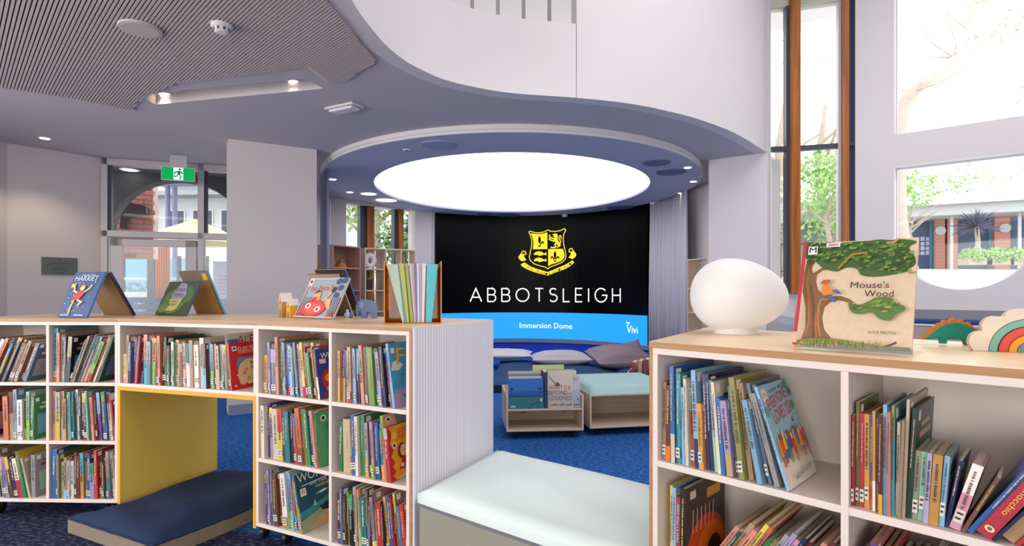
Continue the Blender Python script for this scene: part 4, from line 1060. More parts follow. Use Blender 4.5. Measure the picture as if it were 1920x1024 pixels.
def art_love(p, d, h):
    p.rect(0, 0, d, h, '#8fb6c4'); p.rect(0, 0, d, h*.26, '#e2d6c4'); p.rect(d*.06, h*.84, d*.2, h*.96, '#e9e0c8'); p.text('19', d*.08, h*.87, .016, '#5a4a3a', 0, d*.09)
    for x, y, c in ((.86, .95, '#56846a'), (.93, .86, '#4a6f5c'), (.9, .72, '#5c8a70'), (.06, .74, '#6a9480')): p.disc(d*x, h*y, d*.07, h*.05, c, 10)
    p.text('ANNA  BELL', d*.28, h*.9, .011, '#33444c', 4, d*.5); p.text('EVERYONE', d*.14, h*.74, .034, '#cf2a2e', 8, d*.68); p.text('LOVES US', d*.2, h*.6, .038, '#cf2a2e', 7, d*.62); p.poly([(d*.72, h*.56), (d*.78, h*.56), (d*.75, h*.62)], '#7a3a20')
    cs_ = ['#e8922c', '#d8542c', '#e8b83c', '#4a6a9a', '#6a4a8a', '#c8403c', '#e8762c', '#3c7a8a', '#e0a050', '#d83a50', '#5a8a4a']
    for i in range(11):
        x = d*(.1+.078*i); y = h*(.3+.05*((i*7) % 5)/4); c = cs_[i]
        p.poly([(x-d*.05, y), (x+d*.05, y), (x+d*.035, y+h*.13), (x-d*.035, y+h*.13)], c); p.disc(x, y+h*.15, d*.035, h*.032, ['#d8a070', '#8a5a3a', '#e8c090'][i % 3], 10)
        p.line([(x-d*.02, y), (x-d*.02, y-h*.1)], .005, cs_[(i*3+1) % 11]); p.line([(x+d*.02, y), (x+d*.025, y-h*.1)], .005, cs_[(i*3+1) % 11])
    p.text('MEDINA ELLISON', d*.2, h*.06, .012, '#3a3430', 6, d*.6)
def art_fire(p, d, h):
    p.rect(0, 0, d, h, '#4a4038'); p.disc(d*.5, h*.2, d*.5, h*.4, '#c2481c', 24); p.disc(d*.62, h*.2, d*.34, h*.28, '#e0701c', 24); p.disc(d*.7, h*.1, d*.2, h*.2, '#2a1410', 20)
    for i in range(6): p.line([(d*(.15+.1*i), h*.45), (d*(.17+.1*i), h*.72)], .006, '#d8a080')
    p.rect(d*.5, h*.78, d*.85, h*.9, '#c8922c'); p.rect(d*.08, h*.86, d*.22, h*.95, '#d8d0c4')
def art_owl(p, d, h):
    p.rect(0, 0, d, h, '#b79c8e'); p.poly([(0, 0), (d*.8, 0), (d*.6, h*.2), (0, h*.3)], '#a889b6'); p.disc(d*.3, h*.08, d*.15, h*.06, '#2a2438'); p.poly([(d*.05, h*.68), (d*.3, h*.86), (d*.72, h*.74), (d*.66, h*.52), (d*.25, h*.5)], '#5c3330'); p.disc(d*.5, h*.68, d*.18, h*.12, '#84492f')
    p.poly([(d*.4, h*.46), (d*.72, h*.42), (d*.68, h*.2), (d*.44, h*.24)], '#5a3a48'); p.disc(d*.12, h*.36, d*.12, h*.12, '#d8cfc0'); p.rect(0, h*.9, d, h, '#8a5f4a')
def art_ol(p, d, h):
    p.rect(0, 0, d, h, '#1d2444'); p.text('OL', d*.1, h*.76, .05, '#ded2a8', 0, d*.6); p.line(smooth_path([Vector((d*.3, h*.4, 0)), Vector((d*.6, h*.5, 0)), Vector((d*.5, h*.3, 0)), Vector((d*.8, h*.4, 0))], 5), .004, '#e0dcd0'); p.disc(d*.45, h*.25, d*.1, h*.05, '#d8862c')
def art_navy(p, d, h):
    p.rect(0, 0, d, h, '#1a2f7c'); p.rect(0, h*.86, d, h, '#9a9694'); p.rect(d*.08, h*.75, d*.24, h*.84, '#e0c87a'); p.text('SQUARES', d*.28, h*.68, .02, '#dfe3ee', 0, d*.6); p.poly([(d*.3, 0), (d, 0), (d, h*.4)], '#26409a')
def art_greenface(p, d, h):
    p.rect(0, 0, d, h, '#3f9a6a'); p.rect(0, h*.8, d, h, '#d8b23c'); p.disc(d*.6, h*.62, d*.2, h*.06, '#c23a3a'); p.rect(d*.1, h*.3, d*.8, h*.5, '#4a7a3c')

RE, WE = 'the ribbed-end bookcase', 'the end bookcase'
g = lambda s: 'books on '+s
# outer bookcase
fill('A00', 'NNzgOgVtzVMtOz', 'the divider, top shelf of the end bookcase', g('the outer top shelf of the end bookcase'), 27, 20, {0: 30}, t=(.012, .03), h=(.24, .285), count='R')
fill('A10', 'UScPKtztTNtlLRcDSlYAN', 'the tunnel, top shelf of the end bookcase', g('the tunnel-side top shelf of the end bookcase'), 0, 0, {**{i: 20 for i in range(5, 9)}, **{i: 21 for i in range(9, 15)}, **{i: 19 for i in range(15, 21)}, 4: 4}, t=(.008, .022), h=(.25, .30), spec={0: {'t': .026, 'h': .32}, 4: {'t': .024, 'h': .27}, 12: {'t': .022}, 15: {'t': .02, 'h': .29}}, count='R')
fill('A01', 'nzLOtkWMmG', 'the divider, middle shelf of the end bookcase', g('the outer middle shelf of the end bookcase'), -3, 0, {}, t=(.018, .034), h=(.22, .29), spec={2: {'col': 'brown', 'label': 'brown and mauve owl picture book facing out on middle shelf of the end bookcase', 'art': art_owl, 't': .014, 'h': .29, 'd': .29, 'gap': .01}, 3: {'t': .03, 'gap': .12, 'h': .26}, 5: {'h': .3}, 6: {'t': .03, 'h': .24}}, count='R')
fill('A11', 'SYtttUTWKMNmkSMPCBcCN', 'the tunnel, middle shelf of the end bookcase', g('the tunnel-side middle shelf of the end bookcase'), 0, -6, {}, t=(.011, .021), h=(.225, .30), spec={0: {'h': .29}, 1: {'t': .026, 'h': .285}, 17: {'t': .024, 'h': .29}, 20: {'art': art_ol, 't': .016, 'h': .27}}, count='R')
fill('A02', 'BTUMOtTtzlnNcGbg', 'the divider, bottom shelf of the end bookcase', g('the outer bottom shelf of the end bookcase'), -4, -13, {15: -1}, t=(.013, .026), h=(.23, .29), spec={13: {'t': .018, 'art': art_greenface, 'h': .28}}, count='R', start=.02)
fill('A12', 'BVctgWnMAkBlRMnSgbtN', 'the tunnel, bottom shelf of the end bookcase', g('the tunnel-side bottom shelf of the end bookcase'), 0, -3, {17: -5, 18: -9, 19: -13}, t=(.011, .022), h=(.21, .29), spec={0: {'t': .034, 'h': .29}, 11: {'t': .026}, 19: {'art': art_navy, 't': .014, 'h': .275, 'd': .28}}, count='R')
# above the tunnel
fill('B00', 'YtzPRNSkAMODTSmtnSWtWcnzkRbsgMR', 'the red house book, shelf over the yellow tunnel', g('the shelf over the yellow tunnel'), 1, -4, {4: 6, 5: 5, 27: -2, 28: -4, 29: -3, 30: -6}, t=(.013, .029), h=(.225, .29), count='R', start=.012,
     spec={0: {'h': .17, 't': .02}, 3: {'t': .03}, 8: {'t': .036, 'h': .27}, 11: {'t': .03}, 18: {'t': .038, 'h': .245}, 20: {'t': .034, 'h': .24}, 29: {'label': 'tall maroon book with the name Alex on its cover, just behind the red house book', 't': .012, 'h': .305, 'd': .29, 'art': art_alex},
           30: {'label': 'bright red picture book with a tan animal house on its cover, over the tunnel', 't': .012, 'h': .255, 'd': .25, 'art': art_red, 'sb': .002}})
# ribbed-end bookcase
fill('C00', 'AUlzSGlBkcVzlOYCGSRN', 'the tunnel, top shelf of the ribbed-end bookcase', g('the tunnel-side top shelf of the ribbed-end bookcase'), -1, -9, {}, t=(.0105, .021), h=(.235, .285), start=.012,
     spec={0: {'h': .2, 't': .026}, 1: {'h': .27}, 3: {'t': .04, 'h': .235}, 4: {'h': .3}, 16: {'t': .024, 'h': .23}, 19: {'label': 'navy picture book titled Where with a big red round shape on its cover', 'art': art_where, 't': .014, 'h': .25, 'd': .27}})
fill('C10', 'APttklNSsMLglNSBk', 'the ribbed end panel, top shelf of the ribbed-end bookcase', g('the panel-side top shelf of the ribbed-end bookcase'), 0, -8, {}, t=(.011, .022), h=(.24, .285), start=.03, count='R',
     spec={10: {'t': .033, 'h': .275}, 6: {'t': .016}, 16: {'label': 'sky blue picture book with big orange letters Fun and a brown face on its cover', 'art': art_fur, 't': .012, 'h': .30, 'd': .29, 'sb': .003}})
fill('C01', 'cPlbYNTKROVGBSG', 'the tunnel, middle shelf of the ribbed-end bookcase', g('the tunnel-side middle shelf of the ribbed-end bookcase'), -1, -9, {}, t=(.012, .026), h=(.24, .29), start=.01,
     spec={3: {'t': .042, 'h': .265}, 4: {'t': .034, 'h': .27}, 6: {'t': .034, 'h': .265}, 9: {'t': .03}, 14: {'label': 'green leaf-patterned picture book leaning at the end of its middle shelf', 'art': art_leaf, 't': .012, 'h': .27}})
fill('C11', 'GDOBcGgKpBTSR', 'the ribbed end panel, middle shelf of the ribbed-end bookcase', g('the panel-side middle shelf of the ribbed-end bookcase'), 0, -6, {}, t=(.013, .026), h=(.24, .285), start=.022, count='R',
     spec={1: {'t': .044, 'h': .26, 'spine': '#b9a880'}, 3: {'t': .027, 'h': .29}, 5: {'t': .03, 'h': .29}, 7: {'t': .026}, 11: {'t': .014, 'h': .305, 'art': art_salmon, 'd': .28}, 12: {'label': 'red and yellow picture book with a girl in a red dress on its cover', 'art': art_boss, 't': .022, 'h': .25, 'd': .27, 'sb': .003}})
fill('C02', 'VPlznOWkkRgT', 'the tunnel, bottom shelf of the ribbed-end bookcase', g('the tunnel-side bottom shelf of the ribbed-end bookcase'), -3, -9, {10: -11, 11: -13}, t=(.011, .022), h=(.235, .295), start=.018,
     spec={1: {'t': .02, 'h': .21}, 4: {'t': .032}, 6: {'t': .034, 'h': .28}, 11: {'label': 'large teal picture book titled Women with a dark boat on its cover', 'art': art_women, 't': .014, 'h': .295, 'd': .30, 'sb': .003}})
fill('C12', 'MznVKbbLTnMgSRKABCtzR', 'the ribbed end panel, bottom shelf of the ribbed-end bookcase', g('the panel-side bottom shelf of the ribbed-end bookcase'), -2, -8, {}, t=(.01, .022), h=(.235, .295), start=.025, count='R', spec={4: {'t': .026}, 8: {'t': .03}, 13: {'t': .032, 'h': .24}})
# bookcase under the lamp
fill('D00', 'tMBUkcOkAPNzcBlzVtkzgk', 'the bench, top shelf of the lamp bookcase', g('the bench-side top shelf of the lamp bookcase'), 0, -8, {18: -11, 19: -13, 20: -15, 21: -18}, t=(.008, .0165), h=(.235, .30), start=.004, dmax=.28,
     spec={0: {'t': .014, 'h': .25}, 2: {'t': .014, 'h': .305, 'd': .28}, 8: {'t': .015, 'h': .2}, 13: {'h': .225}, 14: {'t': .018, 'h': .22}, 18: {'h': .235, 't': .014}, 21: {'label': 'pale blue picture book with red title above a crowd of children, leaning', 'art': art_love, 't': .008, 'h': .285, 'd': .225, 'sb': .008, 'gap': .004}})
fill('D10', 'CVRAzAcMkSUctbDsmlAkNpnBRNtRMP', 'the divider, top shelf of the lamp bookcase', g('the divider-side top shelf of the lamp bookcase'), 0, 0, {**{i: 0.0 for i in range(11)}, 11: 1, 12: 2, 13: 2, 14: 3, 15: 3, 16: 3, 17: 3, 18: 3.5, 19: 4, 20: 9, 21: 15, 22: 24, 23: 31, 24: 31, 25: 33, 26: 34, 27: 35, 28: 36, 29: 37},
     t=(.0056, .0084), h=(.225, .27), start=.003, dmax=.24, gap=.0004,
     spec={0: {'h': .23}, 1: {'h': .262, 'd': .2}, 2: {'t': .0105, 'h': .235}, 3: {'t': .0105, 'h': .235}, 13: {'h': .285}, 14: {'t': .0105, 'h': .265}, 15: {'t': .012, 'h': .165, 'hard': True}, 16: {'t': .0115, 'h': .165}, 17: {'t': .009, 'h': .165}, 18: {'t': .018, 'h': .165, 'hard': True}, 19: {'t': .0105, 'h': .165}, 20: {'t': .008, 'h': .16},
           21: {'t': .02, 'h': .16}, 22: {'t': .008, 'h': .15}, 23: {'t': .01, 'h': .235}, 24: {'t': .028, 'h': .225, 'hard': True, 'col': '#cf1844'}, 26: {'t': .024, 'h': .24}})
fill('D01', 'YkRKSCtAYOGVglpNMnSMzBtTkVNBzN', 'the bench, second shelf of the lamp bookcase', g('the bench-side second shelf of the lamp bookcase'), 0, 33, {0: 0, 1: 0, 2: 0, 3: 0, **{i: 34-.25*i for i in range(4, 30)}}, t=(.009, .015), h=(.22, .275), start=.035, setback=(.004, .018),
     spec={0: {'t': .011, 'h': .27}, 3: {'t': .02, 'h': .275, 'art': art_fire, 'd': .27}, 4: {'gap': .02}})
fill('D11', 'nStRKzNnWKgDtzMKNRgt', 'the divider, second shelf of the lamp bookcase', g('the divider-side second shelf of the lamp bookcase'), 4, 20, {}, t=(.009, .016), h=(.22, .27), start=.01)
# gold title lettered on the thick red spine
for o in [o for o in bpy.data.objects if o.get('group') == g('the divider-side top shelf of the lamp bookcase') and o.name.startswith('book')]:
    if 'thick' in o['label'] and 'twenty-fifth' in o['label']:
        o['label'] = 'thick bright red book with golden letters on its spine, leaning under the rainbow toy'
        for ch in list(o.children):
            if ch.name.startswith('spine_print'): bpy.data.objects.remove(ch)
        pr = Print(lambda u, v, l: Vector((u, -l, v)), .0003)
        pr.text('Pinocchio', .0095, .145, .0125, '#e8b83c', -90, .082); pr.disc(.014, .19, .008, .006, '#e8b83c'); pr.disc(.012, .192, .003, .003, '#7a3a86', 8); pr.disc(.014, .02, .009, .007, '#e0d2a8'); pr.disc(.014, .02, .005, .004, '#6a5a3a', 8)
        pr.build('spine_print', PRINT, o)['kind'] = 'stuff'
# ------------------------------------------------------------------ books shown standing on the curved row
def lean_book(label, bl, br, top, t, col, art=None, spine='L', spinecol=None, facecol=None, group=None, length=None):
    bl, br, top = Vector(bl), Vector(br), Vector(top)
    x = (br-bl); w = x.length; x.normalize(); s = top-bl; s = s-x*s.dot(x); l = length or s.length; s.normalize(); n = x.cross(s)
    if n.z > 0: bl = bl+Vector((0, 0, t*n.z+.0006))
    else: bl = bl+Vector((0, 0, .0006))
    M = Matrix((( x.x, -n.x, s.x, bl.x), (x.y, -n.y, s.y, bl.y), (x.z, -n.z, s.z, bl.z), (0, 0, 0, 1)))
    c = hexlin(col); k = .0022; sc = hexlin(spinecol or col)
    mb = MB(); mb.box(0, 0, 0, w, k, l, hexlin(facecol) if facecol else c).box(0, t-k, 0, w, t, l, c)
    if spine == 'L': mb.box(-.001, 0, 0, k, t, l, sc)
    elif spine == 'R': mb.box(w-k, 0, 0, w+.001, t, l, sc)
    o = mb.build('book', BOOK, None, M)
    MB().box(k if spine == 'L' else .003, k, .003, w-(.003 if spine == 'L' else k), t-k, l-.003).build('pages', PAGES, o)
    if art:
        pr = Print(lambda u, v, lf: Vector((u, -lf, v)), .0003); art(pr, w, l); pr.build('cover_print', PRINT, o)['kind'] = 'stuff'
    return tag(o, label, 'book', group)
def art_jump(p, d, h):
    p.rect(0, 0, d, h, '#35507e')
    rnd = random.Random(4)
    for i in range(26): p.disc(d*rnd.uniform(.08, .92), h*rnd.uniform(.08, .8), d*.016, h*.012, rnd.choice(['#d8b23c', '#c84a3a', '#cfd8e4', '#7fa0c4']), 6)
    p.text('HARRIET', d*.12, h*.79, .036, '#d6dcea', 0, d*.76); p.text('DANCES WITH', d*.3, h*.9, .013, '#c3cadb', 0, d*.45)
    p.disc(d*.5, h*.64, d*.09, h*.06, '#d8862c'); p.disc(d*.5, h*.62, d*.07, h*.05, '#ecc890')
    p.poly([(d*.36, h*.52), (d*.46, h*.56), (d*.56, h*.56), (d*.64, h*.54), (d*.56, h*.4), (d*.34, h*.34), (d*.3, h*.38)], '#c8302a')
    for l, c in (([(.38, .53), (.26, .56), (.22, .68)], '#ecc890'), ([(.6, .54), (.74, .62), (.78, .7)], '#ecc890'), ([(.38, .36), (.36, .2), (.38, .06)], '#e8c088'), ([(.48, .37), (.66, .32), (.56, .24)], '#e8c088')):
        p.line([(d*a, h*b) for a, b in l], .011, c)
    p.rect(d*.1, h*.64, d*.24, h*.72, '#d8c070'); p.rect(d*.14, h*.03, d*.42, h*.045, '#dfe4ee'); p.rect(d*.6, h*.03, d*.9, h*.045, '#dfe4ee')
def art_jungle(p, d, h):
    p.rect(0, 0, d, h, '#33402c'); p.disc(d*.42, h*.42, d*.36, h*.38, '#4f7a34', 24); p.disc(d*.75, h*.6, d*.2, h*.26, '#3f6630', 18); p.disc(d*.15, h*.2, d*.14, h*.14, '#5a8c3a', 14)
    p.poly([(d*.42, h*.96), (d*.62, h*.92), (d*.72, h*.6), (d*.66, h*.46), (d*.3, h*.46), (d*.28, h*.6)], '#9a8fae'); p.poly([(d*.28, h*.46), (d*.66, h*.46), (d*.6, h*.2), (d*.5, h*.12), (d*.26, h*.12), (d*.34, h*.28)], '#c8ba6a')
    p.text('THE', d*.44, h*.84, .016, '#3a3350', 0, d*.12); p.text('BURIED', d*.36, h*.7, .026, '#3a3350', 0, d*.3); p.text('TEMPLE', d*.33, h*.54, .026, '#3a3350', 0, d*.34); p.text('OPEN IT', d*.36, h*.36, .016, '#3a3a20', 0, d*.22); p.text('CAREFULLY', d*.34, h*.28, .014, '#3a3a20', 0, d*.24)
def art_pasta(p, d, h):
    p.rect(0, 0, d, h, '#99a3ab'); p.line([(0, h*.97), (d, h*.97)], .004, '#c8ccd2')
    p.rect(d*.01, h*.78, d*.12, h*.99, '#e6c8b4'); p.disc(d*.065, h*.9, d*.03, h*.035, '#3a3230'); p.line([(d*.02, 0), (d*.07, h*.8)], .006, '#b8283a')
    p.text('Itsy Pasta Pea', d*.14, h*.66, .036, '#c23448', 2, d*.68)
    for x, y in ((.8, .9), (.9, .74), (.86, .55), (.93, .92)): p.disc(d*x, h*y, d*.075, h*.08, '#46597a', 12)
    for x0, x1 in ((.06, .3), (.82, 1)):
        p.rect(d*x0, h*.1, d*x1, h*.5, '#8a97a4')
        for i in range(5): p.line([(d*(x0+(x1-x0)*i/4), h*.1), (d*(x0+(x1-x0)*i/4), h*.5)], .005, '#4f3238')
    p.poly([(d*.26, h*.3), (d*.33, h*.6), (d*.46, h*.64), (d*.5, h*.34)], '#e2a368'); p.poly([(d*.26, h*.38), (d*.32, h*.5), (d*.44, h*.5), (d*.36, h*.36)], '#c8442c'); p.poly([(d*.3, h*.58), (d*.36, h*.68), (d*.47, h*.64)], '#5c3030')
    p.poly([(d*.62, h*.3), (d*.66, h*.46), (d*.78, h*.46), (d*.84, h*.2)], '#dfa97c'); p.line([(d*.6, h*.4), (d*.7, h*.56), (d*.76, h*.7)], .014, '#e2a77c'); p.disc(d*.76, h*.68, d*.05, h*.07, '#5c3030')
    p.disc(d*.42, h*.22, d*.31, h*.2, '#6a2430', 28); p.disc(d*.42, h*.22, d*.3, h*.19, '#d8484c', 28); p.disc(d*.42, h*.22, d*.22, h*.12, '#e06460', 24)
    for x, y in ((.27, .28), (.54, .2)): p.disc(d*x, h*y, d*.07, h*.07, '#ead8cc', 16); p.disc(d*x, h*y, d*.035, h*.035, '#7a5a50', 10)
    p.poly([(0, 0), (d*.3, 0), (d*.14, h*.14)], '#c43a38'); p.poly([(d*.78, 0), (d, 0), (d*.94, h*.16)], '#c43a38')
    p.rect(0, 0, d, h*.025, '#e0c8b8')
GT = 'books tented on the curved row top'
lean_book('navy picture book with a girl in red leaping on its cover, tented on the row', (-2.763, 3.34, ZT), (-2.533, 3.278, ZT), (-2.732, 3.454, 1.475), .012, '#35507e', art_jump, 'R', '#3a72c8', group=GT)
lean_book('dark navy book propped behind the leaping girl book, its brown inner board showing', (-2.72, 3.68, ZT), (-2.475, 3.61, ZT), (-2.69, 3.50, 1.475), .014, '#1b2038', lambda p, d, h: (p.rect(d*.02, 0, d*.94, h*.87, '#8a6a48'), p.rect(d*.5, h*.88, d*.75, h*.97, '#b87a68')), 'R', '#20264a', group=GT)
lean_book('dark green jungle picture book with lilac and yellow title patch, tented on the row', (-2.373, 3.66, ZT), (-2.10, 3.545, ZT), (-2.337, 3.76, 1.42), .011, '#2f3a28', art_jungle, 'R', '#39446e', group=GT)
lean_book('tall book with pale blue spine propped behind the jungle book, tan inner board', (-2.25, 3.93, ZT), (-2.0, 3.83, ZT), (-2.30, 3.80, 1.495), .013, '#5b4a34', lambda p, d, h: (p.rect(0, 0, d*.95, h*.74, '#a57a3e'), p.rect(0, h*.74, d, h, '#6f6a58'), p.rect(d*.78, h*.8, d*.93, h*.95, '#d8a83c'), p.text('CAN', d*.62, h*.05, .022, '#b8927a', 0, d*.3)), 'R', '#4a98b8', group=GT)
lean_book('grey picture book with two people and a big red bowl of pasta on its cover', (-1.298, 3.278, ZT), (-1.01, 3.10, ZT), (-1.235, 3.385, 1.435), .014, '#99a3ab', art_pasta, 'L', '#c8b8b4', group=GT)
lean_book('large dark book with violet blue spine, rear board of the tent behind the pasta book', (-1.20, 3.66, ZT), (-.985, 3.585, ZT), (-1.25, 3.50, 1.495), .014, '#3a3030', lambda p, d, h: (p.rect(d*.02, h*.02, d*.97, h*.93, '#5c4a40'), p.line([(0, h*.3), (d, h*.32)], .002, '#3c302a'), p.line([(0, h*.2), (d, h*.21)], .002, '#3c302a'), p.rect(d*.8, h*.04, d*.94, h*.14, '#b8946a')), 'R', '#434a9a', group=GT)
lean_book('thin brown board book just in front of the large violet-spined one', (-1.235, 3.615, ZT), (-1.02, 3.54, ZT), (-1.285, 3.465, 1.465), .008, '#6c5646', lambda p, d, h: (p.rect(0, h*.9, d, h, '#a58a78'), p.rect(0, 0, d, h*.9, '#5f4d42'), p.line([(0, h*.9), (d, h*.9)], .003, '#d8c0b0')), 'R', '#c8b8a4', group=GT)

# small toy houses, elephant and figures
def toy_house(x, y, w, dpt, h, rot, face, label):
    e = empty('toy_house', Matrix.Translation((x, y, ZT+.0006)) @ Matrix.Rotation(radians(rot), 4, 'Z'), label, 'toy', 'wooden toy houses')
    R = Matrix.Rotation(pi/2, 4, 'X')
    MB().plate([(-w/2, 0), (w/2, 0), (w/2, h*.68), (0, h*.97), (-w/2, h*.68)], (), -dpt, 0, M=R).build('body', face, e)
    for s in (-1, 1):
        MB().plate([(s*w*.56, h*.66), (0, h), (0, h*.95), (s*w*.52, h*.62)][::s], (), -dpt-.001, .001, M=R).build('roof', WHITE, e)
    MB().box(-w*.14, -.0012, 0, w*.14, 0, h*.3).build('door', mat('toy_door', '#6e5a48', .6) if 'toy_door' not in bpy.data.materials else bpy.data.materials['toy_door'], e)
    MB().lathe([(w*.13, 0), (w*.13, .0012)], 12, Matrix.Translation((0, 0, h*.6)) @ R).build('window', DARKF, e)
toy_house(-1.43, 3.40, .04, .07, .150, -42, mat('toy_wood', '#b98a4c', .6), 'taller white-roofed wooden toy house beside the grey pasta book')
toy_house(-1.365, 3.36, .045, .06, .115, -42, mat('toy_yellow', '#d8a02c', .6), 'shorter yellow wooden toy house beside the grey pasta book')
R90 = Matrix.Rotation(pi/2, 4, 'X')
ME = Matrix.Translation((-.945, 3.33, ZT+.0006)) @ Matrix.Rotation(radians(-12), 4, 'Z') @ R90
e = empty('toy_elephant', ME, 'blue grey wooden toy elephant beside the orange book holder', 'toy')
ELM = mat('toy_elephant_blue', '#6f83ad', .6)
MB().plate([(0, .075), (.01, .1), (.03, .106), (.045, .112), (.07, .11), (.1, .103), (.122, .09), (.132, .06), (.132, 0), (.1, 0), (.098, .034), (.07, .036), (.068, 0), (.034, 0), (.034, .04), (.018, .04), (.016, .012), (.004, .01)], (), -.022, 0).build('body', ELM, e, bevel=.0015)
MB().plate(arc(.04, .078, .016, .02, 0, 340, 16), (), 0, .004).build('ear', mat('toy_ear', '#8c9cc0', .6), e)
MB().lathe([(.003, 0), (.003, .0015)], 8, Matrix.Translation((.016, .084, 0))).build('eye', BLACKM, e)
def figurine(x, y, h, r, m, label):
    o = MB().lathe([(r*.8, 0), (r, h*.25), (r*.75, h*.55), (r*.3, h*.68), (r*.5, h*.8), (r*.45, h*.95), (r*.1, h)], 16, Matrix.Translation((x, y, ZT+.0006))).build('figurine', m, smooth=True)
    tag(o, label, 'toy')
figurine(-1.005, 3.36, .05, .02, mat('figurine_white', '#cfd6e6', .4), 'small round white and blue figurine between the tented board and the toy elephant')
figurine(-.965, 3.30, .055, .01, mat('figurine_violet', '#6a68a0', .5), 'small violet figurine standing before the blue grey toy elephant')

# orange clear book holder with thin books
MH = Matrix.Translation((-.633, 2.72, ZT+.0006)) @ Matrix.Rotation(radians(10), 4, 'Z')
e = empty('book_holder', MH, 'orange translucent acrylic book holder standing on the end of the row', 'book holder')
board(e, 'side_panel', ORACR, 0, 0, .004, .005, .22, .308, 0); board(e, 'side_panel', ORACR, .279, 0, .004, .284, .22, .312, 0); board(e, 'base', ORACR, 0, 0, 0, .284, .22, .004, 0); board(e, 'back_panel', ORACR, .005, .215, .004, .279, .22, .30, 0)
WS = [(.31, .34, .02, .225, .296, '#a9bda6', 'pale green thin book fanned widest in the orange holder'), (.345, .385, .228, .234, .30, '#4a8a98', 'teal-edged slim book wedged between pale green and olive ones in the orange holder'), (.39, .43, .24, .335, .30, '#a8ac34', 'light olive book, lighter of the olive ones in the orange holder'),
      (.435, .455, .337, .345, .29, '#45471a', 'very dark olive slim book in the orange holder'), (.458, .51, .35, .41, .30, '#8f9a2a', 'mid olive book next to the lilac spines in the orange holder'), (.52, .545, .425, .48, .30, '#b8a8c4', 'lilac thin book touching the olive ones in the orange holder'),
      (.548, .56, .485, .51, .30, '#b8948e', 'dusty pink slim book in the orange holder'), (.562, .58, .515, .56, .302, '#5d6484', 'slate slim book in the orange holder'), (.583, .62, .565, .61, .30, '#c6bcd8', 'pale lilac book past the slate one in the orange holder'),
      (.625, .66, .615, .66, .30, '#9a98a8', 'mid grey thin book in the orange holder'), (.663, .70, .665, .735, .30, '#d8ccc8', 'cream thin book in the orange holder'), (.703, .725, .737, .745, .27, '#6b2c26', 'short maroon slim book beside the bright teal one in the orange holder'), (.73, .84, .75, .955, .298, '#38b4c0', 'bright teal book fanned against the end of the orange holder')]
for b0, b1, t0, t1, h, c, lab in WS:
    w = .284; a = lambda k: .006+k*(w-.012)
    v = [(a(b0), .012, .0046), (a(b1), .012, .0046), (a(b1), .2, .0046), (a(b0), .2, .0046), (a(t0), .012, h), (a(t1), .012, h), (a(t1), .2, h), (a(t0), .2, h)]
    o = MB().add(v, [(0, 3, 2, 1), (4, 5, 6, 7), (0, 1, 5, 4), (1, 2, 6, 5), (2, 3, 7, 6), (3, 0, 4, 7)], hexlin(c)).build('book', BOOK, None, MH)
    tag(o, lab, 'book', 'thin books in the orange holder')

# ------------------------------------------------------------------ on the lamp bookcase
ML = Matrix.Translation((.862, 2.12, ZT+.0006))
e = empty('egg_lamp', ML, 'large white glowing egg-shaped glass lamp on an oak bookcase top', 'lamp')
MB().lathe([(.079, 0), (.078, .004), (.060, .036), (.056, .038)], 36).build('base', mat('lamp_base', '#e4ddd6', .45), e, smooth=False)
v = []; f = []; ns, nr = 40, 36
for i in range(ns+1):
    th = pi*i/ns; cx = -cos(th)
    x = .180*cx; r = .141*(sin(th)**.92)*(1-.17*cx)
    for k in range(nr):
        an = 2*pi*k/nr; v.append((x, r*cos(an), r*sin(an)*(1.0 if sin(an) > 0 else .97)))
for i in range(ns):
    for k in range(nr): f.append((i*nr+k, i*nr+(k+1) % nr, (i+1)*nr+(k+1) % nr, (i+1)*nr+k))
MB().add(v, f).build('shade', EGG, e, Matrix.Translation((.012, 0, .150-.006)) @ Matrix.Rotation(radians(3), 4, 'Y') , smooth=True)

